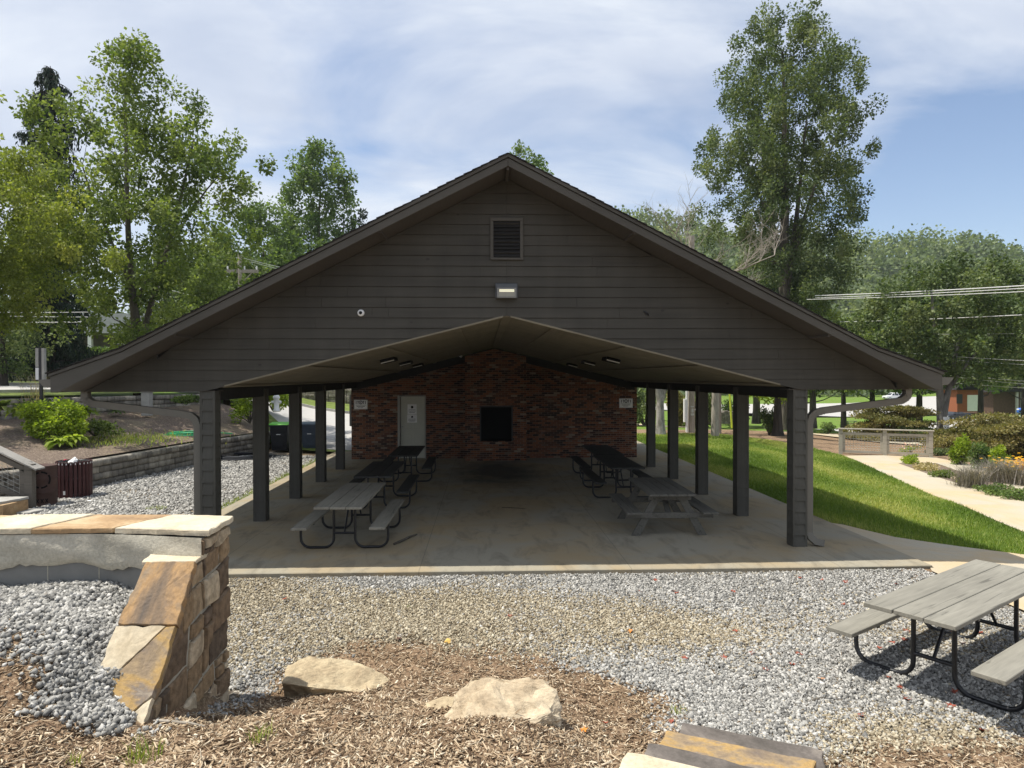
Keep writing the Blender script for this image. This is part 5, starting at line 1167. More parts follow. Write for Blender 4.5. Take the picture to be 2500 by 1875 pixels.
# ================= left garden: block walls, beds, street =================
def blockmat():
    m,nt,b=newmat('split_face_block'); c=ramp(nt,attrn(nt).outputs['Fac'],[(0,(.15,.137,.115)),(.5,(.25,.228,.19)),(1,(.40,.365,.30))])
    co=objco(nt,(1,1,.25)); c=mixc(nt,.6,c,ramp(nt,noisen(nt,co,7,5,.7),[(.35,.35),(.65,1.3)]),'MULTIPLY'); nt.links.new(c,b.inputs['Base Color']); b.inputs['Roughness'].default_value=.95
    bump(nt,b,noisen(nt,objco(nt),14,6,.7),1,.03); return m
M['block']=blockmat()
def blockwall(line,label,course=.18,ncap=True,blen=.42,depth=.28,top=None):
    """line: [(x,y,zbase,ztop)]"""
    Vs=[];Fs=[];vv=[];rg=random.Random(len(line)*7+int(line[0][0]*10))
    L=[0]
    for a,b in zip(line[:-1],line[1:]): L.append(L[-1]+math.hypot(b[0]-a[0],b[1]-a[1]))
    f=lambda s,i:np.interp(s,L,[p[i] for p in line])
    zmin=min(p[2] for p in line); zmax=max(p[3] for p in line); row=0; z=zmin
    capV=MB()
    while z<zmax-.02:
        s=-rg.uniform(0,blen)
        while s<L[-1]:
            w=blen*rg.uniform(.55,1.15); s0=max(0,s); s1=min(L[-1],s+w); s+=w
            if s1-s0<.05: continue
            sm=(s0+s1)/2
            if z+course>f(sm,3)+.03 or z+course<f(sm,2)-.02: continue
            a=np.array([f(s0,0),f(s0,1)]); b=np.array([f(s1,0),f(s1,1)]); d=(b-a)/np.linalg.norm(b-a); nrm=np.array([d[1],-d[0]])
            iscap=z+2*course>f(sm,3)+.03
            out=rg.uniform(0,.02)+(.03 if iscap else 0); g=.006; a2=a+d*g; b2=b-d*g; z0=z+.004; z1=z+course-.004
            # chamfered split face: front 4 inset verts
            e=.022; q=len(Vs)
            back=-depth
            for (pp,zz,oo) in ((a2,z0,0),(b2,z0,0),(b2,z1,0),(a2,z1,0)): Vs.append((*(pp+nrm*oo),zz))
            for (pp,zz) in ((a2+d*e,z0+e),(b2-d*e,z0+e),(b2-d*e,z1-e),(a2+d*e,z1-e)): Vs.append((*(pp+nrm*(.02+out+rg.uniform(-.006,.006))),zz))
            for (pp,zz) in ((a2,z0),(b2,z0),(b2,z1),(a2,z1)): Vs.append((*(pp+nrm*back),zz))
            Fs+=[(q+4,q+5,q+6,q+7)]+[(q+i,q+(i+1)%4,q+4+(i+1)%4,q+4+i) for i in range(4)]+[(q+8+i,q+8+(i+1)%4,q+(i+1)%4,q+i) for i in range(4)]+[(q+11,q+10,q+9,q+8)]
            vv+=[rg.random()]*12
        z+=course; row+=1
    o=npmesh('block_wall',np.array(Vs),np.array(Fs),M['block'],attr=vv); return tag(o,label,'wall')
LW=[(-15,12.2),(-12.4,14.3),(-11.0,15.8),(-10.35,16.7),(-10.15,17.7),(-9.85,19.5),(-9.5,22.0),(-9.1,24.2),(-8.6,26.2),(-8.5,27.5)]
blockwall([(x,y,-.09,.74) for x,y in LW],'lower grey split-block retaining wall curving behind the slatted bin')
UW=[(-21,18.5),(-17.5,20.6),(-15.2,22.2),(-13.5,24.4),(-12.2,26.6),(-11.6,28.2),(-11.4,29.3)]
UB=[1.3,1.38,1.45,1.55,1.65,1.7,1.72]; 
blockwall([(x,y,b-.1,b-.1+.18*k) for (x,y),b,k in zip(UW,UB,(5,5,4.6,4.0,3.7,3.2,2.5))],'upper grey split-block retaining wall below the street')
M['mulch_bed']=None
def mulchmat(name,pale=.35):
    m,nt,b=newmat(name); co=objco(nt); f=noisen(nt,co,22,5,.8); c=ramp(nt,f,[(.32,(.05,.035,.026)),(.5,(.16,.115,.085)),(.62,(.31,.245,.185)),(.74,(.5,.43,.34))])
    c=mixc(nt,mathn(nt,'MULTIPLY',ramp(nt,noisen(nt,co,.9,4,.6),[(.5,0.0),(.66,1.0)]),pale),c,(.34,.28,.16)); nt.links.new(c,b.inputs['Base Color']); b.inputs['Roughness'].default_value=.95; bump(nt,b,f,1,.04); return m
M['mulch_bed']=mulchmat('garden_mulch')
A=[(-15.2,12.4,.70),(-12.5,14.5,.68),(-10.5,16.9,.68),(-10.0,19.6,.68),(-9.6,22.2,.68),(-9.2,24.3,.68),(-8.65,26.3,.66),(-8.5,27.6,.6)]
B=[(-21.2,18.6,1.3),(-17.6,20.7,1.38),(-15.3,22.3,1.45),(-13.6,24.5,1.55),(-12.3,26.7,1.65),(-11.7,28.3,1.7),(-11.3,29.5,1.7),(-9.8,30,1.2)]
loft('garden_bed',A,B,M['mulch_bed'],10,.05)
M['grass_ground']=simple('mown_grass',(.13,.17,.035),.95,.35,3,bumps=.6,bd=.03)
# street level: verge, road, verge, upper lot
UT=[(-21,18.6,2.1),(-17.5,20.7,2.15),(-15.2,22.3,2.17),(-13.5,24.5,2.18),(-12.2,26.7,2.2),(-11.6,28.3,2.15),(-10.9,29.6,1.85),(-9.8,30,1.2),(-8.6,27.7,.5),(-6.9,26,.03),(-5.5,25.5,0.0),(-4.4,25.5,-.02)]
N1=[(-27,21.5,2.2),(-22.5,24.2,2.2),(-18.5,26.5,2.2),(-15.7,28.2,2.2),(-13.6,29.6,2.18),(-12.2,30.5,2.05),(-11.0,31.0,1.8),(-9.7,31.0,1.25),(-8.3,29.0,.62),(-6.7,26.6,.06),(-5.5,25.9,.02),(-4.4,25.8,0.0)]
N2=[(-34,31,2.5),(-28,33.5,2.45),(-23,35.2,2.4),(-19.2,36.2,2.35),(-16.5,36.8,2.25),(-14.4,37,2.1),(-12.4,37,1.85),(-10.6,36.8,1.45),(-9,36.5,1.1),(-7.3,36,.87),(-5.4,36,.7),(-3.5,36,.6)]
N3=[(-37,36,2.7),(-31,38.5,2.6),(-26,40,2.55),(-21.5,41,2.5),(-18.5,41.5,2.4),(-16,41.5,2.25),(-13.8,41.5,2.05),(-11.8,41,1.75),(-9.9,40.5,1.4),(-7.8,40,1.2),(-5.8,40,1.05),(-3.5,40,.9)]
N4=[(-60,70,6),(-50,74,6),(-40,78,6),(-32,80,5.5),(-27,80,5),(-22,80,4.5),(-18,80,4),(-14,80,3.5),(-10,80,3),(-6,80,2.5),(-3,80,2),(0,80,1.5)]
loft('grass_verge',UT,N1,M['grass_ground'],4,.0); loft('road',N1,N2,M['road'],6); loft('far_verge',N2,N3,M['grass_ground'],4); loft('upper_lawn',N3,N4,M['grass_ground'],8,.1)
# concrete kerb along near side of road
mb=MB(); mb.tube([(x,y-.05,z+.05) for x,y,z in N1[:8]],.09,4,smooth=False); tag(mb.build('kerb',M['concrete_wall']),kind='structure')
mb=MB(); mb.tube([(x,y+.05,z+.06) for x,y,z in N2],.10,4,smooth=False); tag(mb.build('kerb',M['concrete_wall']),kind='structure')
# rubble wall and hedge beyond the road
M['rubble']=stone('rubble_stone',[(.3,(.10,.09,.075)),(.5,(.22,.195,.16)),(.7,(.36,.33,.28))],3.5,bs=1,bd=.05,fine=9)
def rubblewall(L,h,label,rg=random.Random(9)):
    mb=MB()
    for a,b in zip(L[:-1],L[1:]):
        d=math.hypot(b[0]-a[0],b[1]-a[1]); ang=math.atan2(b[1]-a[1],b[0]-a[0]); s=0
        while s<d:
            w=rg.uniform(.3,.6); zz=0
            while zz<h:
                hh=rg.uniform(.14,.24); x=a[0]+(b[0]-a[0])*s/d; y=a[1]+(b[1]-a[1])*s/d; z=a[2]+(b[2]-a[2])*s/d
                mb.box((0,rg.uniform(-.06,0),zz+.01),(w-.02,.4,zz+hh),M=Matrix.Translation((x,y,z))@Matrix.Rotation(ang,4,'Z')); zz+=hh
            s+=w
    return tag(mb.build('rubble_wall',M['rubble'],bevel=.02),label,'wall')
rubblewall([(x,y,z-.1) for x,y,z in N3[:6]],.62,'low rubble stone wall under the hedge across the street')
rubblewall([(x,y,z-.1) for x,y,z in N3[6:]],.95,'rubble stone wall across the road, seen between the left posts')
def hedge(L,h,w,label,leafm,n,seed):
    rg=np.random.default_rng(seed); L=np.array(L,float); d=np.r_[0,np.cumsum(np.linalg.norm(np.diff(L[:,:2],axis=0),axis=1))]; s=rg.uniform(0,d[-1],n)
    x=np.interp(s,d,L[:,0]);y=np.interp(s,d,L[:,1]);z=np.interp(s,d,L[:,2]); a=rg.uniform(0,3.1416,n); r=1-.12*rg.random(n)+.05*np.sin(s*1.7)
    P=np.stack([x,y-np.cos(a)*w*r,z+np.sin(a)**.6*h*r*(1+.05*np.sin(s*2.3))],-1); V,F=leafgeo(P,.13,wid=.4)
    o=npmesh('hedge',V,F,M[leafm],attr=np.repeat(np.clip(rg.normal(.45,.2,n),0,1),4)); 
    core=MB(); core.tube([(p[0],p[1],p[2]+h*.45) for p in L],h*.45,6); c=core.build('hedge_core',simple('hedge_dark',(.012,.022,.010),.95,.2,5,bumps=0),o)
    return tag(o,label,'hedge')
hedge([(x,y+.9,z+.3) for x,y,z in N3[:6]],1.15,.8,'clipped dark green hedge on the rubble wall across the street','lf_hedge',30000,3)
hedge([(x-.5,y+2.6,z+.6) for x,y,z in N3[0:4]],1.5,.9,'lighter green shrub row behind the clipped hedge','lf_mid',14000,5)
hedge([(x,y+1.0,z+.6) for x,y,z in N3[6:]],1.0,.8,'dark shrubs above the rubble wall seen between the left posts','lf_dark',12000,6)
# house across the street
def house():
    p=at(190,860,52); t=empty('porch_house',(p.x,52,3.2),0,'shaded house with white porch columns and a pale roof behind the hedge','house')
    MB().box((-5,2,0),(6,8,2.9)).build('wall',simple('house_wall',(.12,.11,.09),.9,.2,3),t)
    MB().prism([(-6,2.85),(7,2.85),(5.5,4.3),(-4.5,4.3)],-.3,8.6,'y').build('roof',simple('pale_metal_roof',(.42,.42,.42),.6,.15,4),t)
    for x in (-5.2,-2.2,.9,3.9): MB().box((x-.13,-.1,0),(x+.13,.16,2.86)).build('porch_column',M['white'],t)
    for x in (-3.6,1.9): 
        w=MB().box((x-.5,1.95,1.0),(x+.5,1.99,2.2)).build('window',M['white'],t); MB().box((x-.43,1.93,1.07),(x+.43,1.949,2.13)).build('pane',M['black_metal'],w)
house()
# sign post seen from behind
p=at(101,978,20.5); t=empty('sign_post',(p.x,20.5,1.2),0,'black post carrying two grey sign panels seen edge-on, behind the left garden','sign')
hh=at(101,850,20.5).z-1.2; MB().box((-.035,-.035,0),(.035,.035,hh+.02)).build('post',M['black_metal'],t)
for x0,x1,z0,z1,mt in ((-.13,-.045,hh-.55,hh,'concrete_wall'),(.045,.12,hh-.95,hh,'concrete_wall'),(-.13,-.045,hh-.92,hh-.57,'white')): MB().box((x0,-.05,z0),(x1,.05,z1)).build('sign_panel',M[mt],t)
p=at(359,991,24.6); mbx=MB(); mbx.box((-.14,-.14,-.2),(.14,.14,.62)); mbx.box((-.17,-.17,.62),(.17,.17,.68)); o=mbx.build('stone_pillar',M['concrete_wall'],None,(p.x,24.6,1.62),bevel=.01); tag(o,'short pale grey pillar in front of the upper block wall','pillar')
# utility pole with transformer
def pole(base,H,r,label,arm=True,trans=True,name='utility_pole'):
    t=empty(name,base,0,label,'utility pole'); MB().tube([(0,0,0),(0,0,H)],[r*1.2,r],10).build('pole',M['deadwood'],t)
    if arm:
        MB().box((-.9,-.08,H-1.2),(1.2,.06,H-.98)).build('cross_arm',M['deadwood'],t); MB().tube([(.8,-.05,H-1.2),(.05,-.05,H-1.95)],.04,5).build('brace',M['deadwood'],t)
        for x in (-.8,.3,1.1): MB().tube([(x,0,H-.98),(x,0,H-.75)],.05,6).build('insulator',M['white'],t)
    if trans:
        MB().lathe([(0,0),(.3,0),(.32,.1),(.32,.75),(.26,.85),(0,.9)],(-.55,0,H-3.6),14).build('transformer',simple('transformer_grey',(.45,.45,.44),.5,.08,6),t)
        MB().tube([(-.55,0,H-2.7),(-.55,0,H-2.45)],.06,7).build('bushing',M['white'],t)
    return t
p=at(586,700,46); pole((p.x,46,.3),at(586,622,46).z-.3,.13,'wooden utility pole with a crossarm and grey transformer at the left roof slope')
# wires
def wire(a,b,r,label,mat,sag=.0,group='overhead wires'):
    a=Vector(a);b=Vector(b); pts=[a.lerp(b,k/14)-Vector((0,0,sag*4*(k/14)*(1-k/14))) for k in range(15)]
    o=MB().tube([p-a for p in pts],r,5,cap=False).build('overhead_wire',mat,None,a,recalc=False); tag(o,label,'wire',group)
WM=simple('pale_wire',(.62,.62,.6),.4,.05,3,bumps=0); WD=simple('dark_wire',(.05,.05,.05),.5,.05,3,bumps=0)
for (x0,y0,x1,y1,r,lb) in ((-300,757,215,762,.018,'uppermost of three pale wires crossing the left trees'),(-300,762,215,774,.018,'middle one of three pale wires crossing the left trees'),(-300,782,215,786,.026,'lowest and thickest of three pale wires crossing the left trees')): wire(at(x0,y0,30),at(x1,y1,34),r,lb,WM,.05)
wire(at(140,628,30),at(530,735,40),.018,'thin wire slanting down through the maple crown',WM,.1); 
p=at(586,640,46)
for k,(z,lb) in enumerate(((-.35,'upper wire leading right from the utility pole'),(-.05,'lower wire leading right from the utility pole'))): wire((p.x+.2+.5*k,46,p.z-z*.8),at(760,665+6*k,58),.022,lb,WM,.1)
for (x0,y0,x1,y1,Y0,Y1,r,mt,lb) in ((1990,722,2620,690,40,26,.026,WM,'uppermost pale wire in the bundle at the right, level with the tree crowns'),(1990,727,2620,697,40,26,.020,WM,'middle pale wire in the bundle at the right'),(1970,731,2620,706,40,26,.018,WM,'lowest pale wire in the bundle at the right'),
    (2050,786,2620,762,40,28,.020,WM,'single pale wire at the right, midway between the bundle and the gutter'),(2100,815,2620,812,42,30,.009,WM,'thin faint wire at the right just below the single pale one'),
    (2190,860,2620,886,40,28,.014,WM,'upper of two thin wires sloping right above the gutter end'),(2250,872,2620,896,40,28,.009,WM,'lower of two thin wires sloping right above the gutter end'),
    (2330,914,2620,938,38,28,.016,WM,'upper of three wires starting at the right gutter end'),(2330,920,2620,946,38,28,.014,WM,'middle of three wires starting at the right gutter end'),(2320,934,2620,952,38,28,.013,WM,'lowest of three wires starting at the right gutter end'),
    (1960,638,2620,662,44,36,.012,WD,'upper dark wire crossing the far hillside'),(1960,645,2620,676,44,36,.012,WD,'lower dark wire crossing the far hillside')): wire(at(x0,y0,Y0),at(x1,y1,Y1),r,lb,mt,.05)
# ---- barrel, litter bin, railing ----
M['barrel']=simple('rusty_brown_steel',(.065,.034,.027),.6,.25,5,bumps=.2)
p=atZ(82,1239,-.06); t=empty('steel_barrel',(p.x,p.y+.3,-.07),0,'rusty red-brown steel barrel standing behind the end of the stair railing','barrel')
MB().lathe([(0,.01),(.285,.01),(.295,.03),(.285,.05),(.285,.29),(.298,.31),(.285,.33),(.285,.59),(.298,.61),(.285,.63),(.285,.87),(.297,.89),(.285,.9),(.26,.88),(0,.875)],n=28).build('drum',M['barrel'],t)
mb=MB()
for k in range(26):
    a=R(-95+70*math.sin(k*.0)+0); th_=2*math.pi*k/26; u=.16*math.cos(th_); w_=.17*math.sin(th_)+.60; ang=R(-62)+u/.287
    if k%4==3: continue
    c=Vector((.2995*math.cos(ang),.2995*math.sin(ang),w_)); mb.box((-.001,-.018,-.02),(.003,.018,.02),M=Matrix.Translation(c)@Matrix.Rotation(ang,4,'Z')@Matrix.Rotation(th_,4,'X'))
for k,(z_) in enumerate((.14,.14,.14)):
    ang=R(-75+16*k); 
    for q in (-.5,.5): mb.box((-.001,-.008,-.05),(.003,.008,.05),M=Matrix.Translation((.2995*math.cos(ang),.2995*math.sin(ang),z_))@Matrix.Rotation(ang,4,'Z')@Matrix.Rotation(q,4,'X'))
mb.build('stencil',M['black'],t)
p=atZ(175,1214,-.06); t=empty('slatted_litter_bin',(p.x,p.y+.1,-.06),0,'round maroon slatted litter bin on the gravel before the block wall','litter bin')
MB().lathe([(0,.05),(.31,.05),(.31,.83),(.29,.83),(.29,.1),(0,.1)],n=24).build('liner',M['black'],t)
mb=MB()
for k in range(26):
    a=2*math.pi*k/26; mb.box((-.012,-.034,.02),(.012,.034,.86),M=Matrix.Rotation(a,4,'Z')@Matrix.Translation((.365,0,0)))
mb.build('slat',simple('maroon_slat',(.065,.022,.022),.5,.15,6,bumps=.05),t,bevel=.004)
mb=MB()
for z in (.06,.44,.80): mb.lathe([(.33,z),(.352,z),(.352,z+.04),(.33,z+.04),(.33,z)],n=26)
mb.build('hoop',M['black_metal'],t)
mb=MB(); 
for k in range(26):
    a=2*math.pi*k/26; mb.box((-.004,-.009,.79),(.003,.009,.83),M=Matrix.Rotation(a,4,'Z')@Matrix.Translation((.379,0,0)))
mb.build('bolt',M['white'],t); MB().box((-.03,-.383,.10),(.02,-.379,.19)).build('label_plate',M['white'],t)
t2_=rock('crumpled_bag',[(-.1,-.05,0),(.06,.08,.02),(.13,-.02,.12),(.05,0,.2),(-.02,.05,.16),(-.16,.03,.05),(.02,-.08,.05),(.1,-.06,.02)],M['white'],'crumpled white plastic bag poking out of the slatted bin',(p.x+.02,p.y+.05,.72),3,.03,4,.98); t2_['category']='bag'
t2_=rock('wrapper',[(-.08,-.03,0),(.08,.03,.02),(.06,-.02,.05),(-.05,.0,.06)],simple('red_wrapper',(.6,.03,.08),.5,.2,20),'small red and pink wrapper beside the white bag in the bin',(p.x-.12,p.y-.02,.80),2,.01,6,.95); t2_['category']='wrapper'
# stair railing: post, sloping cap, rails, wire mesh
M['rail']=wood('weathered_rail_wood',(.135,.12,.10),.15,'x',.75); M['rail_cap']=wood('rail_cap_wood',(.30,.285,.26),.12,'x',.7)
p=atZ(74,1244,-.06); Y0=p.y; t=empty('stair_railing',(p.x,Y0,-.06),0,'weathered wooden stair railing with wire mesh climbing out at the left edge','railing')
MB().box((-.085,-.07,0),(.085,.07,.98)).build('post',M['rail'],t,bevel=.006)
sl2=.50
def slope(x0,x1,za,h,y0,y1,name,mt): # rail between x0>x1 rising to the left
    mb=MB(); mb.prism([(x0,za-sl2*0),(x1,za+sl2*(x0-x1)),(x1,za+h+sl2*(x0-x1)),(x0,za+h)],y0,y1,'y'); return mb.build(name,M[mt],t,bevel=.004)
slope(.22,-3.2,.985-.13,.035,-.16,.16,'cap_rail','rail_cap'); slope(-.086,-3.2,.80,.12,-.03,.03,'upper_rail','rail'); slope(-.086,-3.2,.14,.12,-.03,.03,'lower_rail','rail')
MB().box((-.20,-.03,.27),(-.087,.03,.86)).build('stile',M['rail'],t)
mb=MB()
for k in range(22):
    x=-.22-.12*k; mb.tube([(x,0,.24+sl2*(-x-.086)),(x-.0,0,.82+sl2*(-x-.086))],.004,4,cap=False)
for k in range(7):
    z=.30+.09*k; mb.tube([(-.2,0,z+sl2*.1),(-3.0,0,z+sl2*2.9)],.004,4,cap=False)
mb.build('wire_mesh',M['galv'],t,recalc=False)
# stone steps under the railing
o=stepstone([tuple(atZ(0,1210,.35)[:2]),tuple(atZ(38,1207,.35)[:2]),tuple(atZ(6,1249,.30)[:2]),tuple((atZ(6,1249,.30)+Vector((-1.3,-.3,0)))[:2]),tuple((atZ(0,1210,.35)+Vector((-1.2,0,0)))[:2])],.36,.06,'cap_cream','pale slanting stone tread at the left edge in front of the railing') if False else None
c=atZ(10,1222,.25); m_=slabstone('step_stone',[(-1.5,-.45),(.05,-.45),(.28,.35),(-1.2,.35)],-.05,0,M['concrete_wall'],None,.012,.1); tag(m_.build('step_stone',M['concrete_wall'],None,(c.x,c.y,.27)),'pale grey stone tread at the left edge in front of the railing','step')
m_=slabstone('step_stone',[(-1.4,-.4),(.2,-.4),(.26,.3),(-1.2,.3)],-.26,0,M['rust2'],None,.02,.1); tag(m_.build('step_stone',M['cap_orange'],None,(c.x,c.y+.05,.215)),'ochre stone block under the pale tread at the left edge','step')
c=atZ(75,1248,-.03); m_=slabstone('step_stone',[(-.35,-.3),(.2,-.3),(.25,.12),(-.25,.12)],-.05,0,M['cap_cream'],None,.02,.1); tag(m_.build('step_stone',M['concrete_wall'],None,(c.x,c.y,0)),'flat pale stone at the foot of the railing post','stone')
# paper plates on the gravel
for x,y,lb in ((114,1229,'white paper plate on the gravel left of the slatted bin foot'),(190,1227,'white paper plate on the gravel just right below the slatted bin'),(226,1226,'rightmost folded white paper plate below the slatted bin'),(315,1164,'small white plate on the gravel near the block wall'),(455,1133,'faint white scrap on the gravel behind the left downspout')):
    p=atZ(x,y,-.05); o=MB().lathe([(0,.012),(.075,.01),(.115,.03),(.118,.034),(.075,.016),(0,.018)],n=18).build('paper_plate',M['white'],None,(p.x,p.y,-.052)); o.rotation_euler=(random.uniform(-.12,.12),random.uniform(-.2,.2),0); tag(o,lb,'plate')
# hoses
def coil(name,c,rx,ry,n,r,mat,label,cat,z,seed=1):
    rg=random.Random(seed); pts=[]
    for k in range(n*16):
        a=2*math.pi*k/16; s=1-.03*(k/16)+.05*math.sin(k*.7); pts.append((rx*s*math.cos(a)+.04*math.sin(k*.37),ry*s*math.sin(a)+.05*math.cos(k*.23),.02+.012*(k/16)+.008*math.sin(k*.9)))
    pts.append((rx*1.6,ry*.6,.02)); o=MB().tube(pts,r,5).build(name,mat,None,(c[0],c[1],z),recalc=False); tag(o,label,cat)
p=at(447,1049,21.5); coil('garden_hose',(p.x+.2,21.5),.75,.45,7,.016,simple('green_hose',(.02,.25,.10),.4,.1,8,bumps=0),'green garden hose coiled on the mulch bed above the block wall','hose',.98)
p=atZ(590,1117,-.05); coil('black_hose',(p.x,p.y),1.1,.8,8,.02,simple('black_hose',(.015,.018,.025),.5,.2,8,bumps=0),'black corrugated hose coiled on the gravel behind the left posts','hose',-.055,3)
# wheeled bins
def wheelie(loc,body,lid,label,rz=0):
    t=empty('wheeled_bin',loc,rz,label,'wheeled bin'); mb=MB()
    b=[(-.27,-.30),(.27,-.30),(.27,.30),(-.27,.30)]; u=[(-.34,-.40),(.34,-.40),(.34,.38),(-.34,.38)]
    vs=[(x,y,.06) for x,y in b]+[(x,y,1.0) for x,y in u]; mb.add(vs,[(0,3,2,1),(4,5,6,7),(0,1,5,4),(1,2,6,5),(2,3,7,6),(3,0,4,7)]); mb.box((-.36,-.42,.97),(.36,.40,1.02)); mb.box((-.2,-.37,.60),(.2,-.355,.86)); mb.box((-.16,-.34,.22),(.16,-.33,.50))
    mb.build('body',body,t,bevel=.02)
    m=MB(); m.prism([(-.43,1.025),(.42,1.025),(.42,1.06),(.05,1.12),(-.38,1.07)],-.37,.37,'x'); m.build('lid',lid,t,bevel=.015)
    for s in (-.3,.3): 
        m=MB(); m.lathe([(0,-.03),(.13,-.03),(.15,0),(.13,.03),(0,.03)],n=16); m.v=[(s+z*1,.34+x,.13+y) for x,y,z in m.v]; m.build('wheel',M['black_metal'],t)
    m=MB(); m.tube([(-.3,.44,.98),(.3,.44,.98)],.018,6); m.build('handle',body,t)
    MB().box((-.13,-.382,.88),(.02,-.376,.91)).box((-.09,-.372,.60+.06),(.06,-.366,.70-.02)).build('emblem',M['white'],t)
    return t
dk=simple('black_bin_plastic',(.012,.013,.016),.5,.2,6,bumps=.05); bl=simple('slate_blue_bin_plastic',(.035,.05,.075),.5,.15,6,bumps=.05); gl=simple('lime_bin_lid',(.13,.48,.05),.45,.08,6,bumps=.02); bd_=simple('blue_grey_lid',(.10,.14,.18),.45,.08,6,bumps=.02)
p=atZ(682,1101,-.03); wheelie((p.x,p.y+.3,-.07),dk,gl,'black wheeled bin with a bright green lid beyond the left posts'); p=atZ(757,1099,-.03); wheelie((p.x,p.y+.3,-.07),bl,bd_,'slate blue wheeled bin beside the one with the green lid')
# left garden plants
for i,(px,py,Y,n,L,w,mt,lb) in enumerate(((150,1085,19,60,.55,.14,'lf_lime','broad-leaved hosta at the front of the left bed'),(185,1080,19.3,40,.5,.12,'lf_lime','smaller hosta at the right front of the big garden clump'),(55,1012,20.5,70,.6,.12,'lf_lime','bright lime hosta below the upper block wall at the left'),(200,1012,21.8,70,.6,.13,'lf_lime','lime hosta with upright leaves against the upper wall'),(240,1042,21.2,40,.42,.10,'lf_lime','small lime plant right of the big garden clump'),(285,1008,24,30,.4,.09,'lf_mid','small green plant in front of the upper block wall'),(5,1000,20,30,.6,.16,'lf_maple','plant with wide leaves cut by the left edge'))):
    p=at(px,py,Y); 
    fan('hosta',(p.x,Y,p.z),n,L,w,mt,lb,'plant',seed=i+3)
for (px,py,Y,rad,n,ls,mt,lb,lay) in ((130,1078,19.6,(.95,.6,1.25),5200,.085,'lf_lime','tall loose lime-green shrub in the middle of the left bed',False),(110,1035,20.3,(1.1,.5,.75),3600,.08,'lf_maple','low green shrub behind the tall lime-green one',False),(230,1060,20.5,(.8,.5,.4),1800,.07,'lf_maple','low ragged green ground plant right of the tall shrub',False),(455,985,26,(.6,.4,.35),900,.08,'lf_mid','small green plant near the right end of the upper wall',False),(610,1030,27,(.7,.6,1.5),2600,.08,'lf_lime','bright green shrub seen between the first and second left posts',False),(665,1000,31,(.9,.6,1.0),2600,.1,'lf_lime','green shrub with a white hydrant beside it, beyond the bins',False)):
    p=at(px,py,Y); bush('garden_shrub',(p.x,Y,p.z),rad,n,ls,mt,lb,lumps=(26 if n>3000 else 13),droop=.3)
p=at(675,1005,30); m=MB(); m.lathe([(0,0),(.16,0),(.16,.08),(.11,.1),(.11,.55),(.15,.58),(.14,.65),(.08,.74),(0,.76)],n=14); m.tube([(-.2,0,.42),(.2,0,.42)],.06,8); tag(m.build('fire_hydrant',M['white'],None,(p.x,30,p.z)),'white hydrant-like post among green shrubs beyond the bins','hydrant')
n=1500; p0=at(280,1075,20); Pq=np.stack([RNG.normal(p0.x,1.0,n),RNG.normal(20.4,.5,n),np.zeros(n)],-1); Pq[:,2]=np.clip(.72+(Pq[:,1]-18)*.10,.72,1.4); o=grassblades(Pq,RNG.uniform(.04,.12,n),.02,RNG.uniform(.4,1,n),'bed_weeds',M['lf_grass'],lean=1.2); tag(o,kind='stuff')
n=60; p=at(85,985,20.8); o=grassblades(np.stack([RNG.normal(0,.12,n),RNG.normal(0,.1,n),np.zeros(n)],-1),RNG.uniform(.7,1.3,n),.012,RNG.uniform(0,.8,n),'ornamental_grass',M['lf_straw'],lean=.9); o.location=(p.x,20.8,p.z-.2); tag(o,'arching thin ornamental grass beside the sign post','grass')
# ================= right side: railing, beds, road, cars =================
def mesh_railing():
    a=atZ(2049,1108,-.38); b=atZ(2276,1118,-.40); a.z=b.z=-.40; d=b-a; L=d.length; ang=math.atan2(d.y,d.x)
    t=empty('mesh_railing',(a.x,a.y,-.42),ang,'weathered wooden guard railing with two wire mesh panels beside the path','railing'); H=1.08
    wm=wood('railing_wood_pale',(.36,.33,.27),.12,'x',.75)
    for x in (0.05,L/2,L-.05): MB().box((x-.07,-.07,0),(x+.07,.07,H-.04)).build('post',wm,t,bevel=.005)
    MB().box((-.06,-.11,H-.038),(L+.06,.11,H+.002)).build('cap_rail',wm,t,bevel=.005)
    for x0,x1 in ((.12,L/2-.07),(L/2+.07,L-.12)):
        m=MB(); m.box((x0,-.03,H-.26),(x1,.03,H-.16)); m.box((x0,-.03,.10),(x1,.03,.20)); m.box((x0,-.03,.20),(x0+.09,.03,H-.26)); m.box((x1-.09,-.03,.20),(x1,.03,H-.26)); m.build('panel_frame',wm,t)
        m=MB(); xx=x0+.09
        while xx<x1-.09: m.tube([(xx,0,.19),(xx,0,H-.25)],.008,4,cap=False); xx+=.10
        zz=.28
        while zz<H-.26: m.tube([(x0+.08,0,zz),(x1-.08,0,zz)],.008,4,cap=False); zz+=.10
        m.build('wire_mesh',M['galv'],t,recalc=False)
mesh_railing()
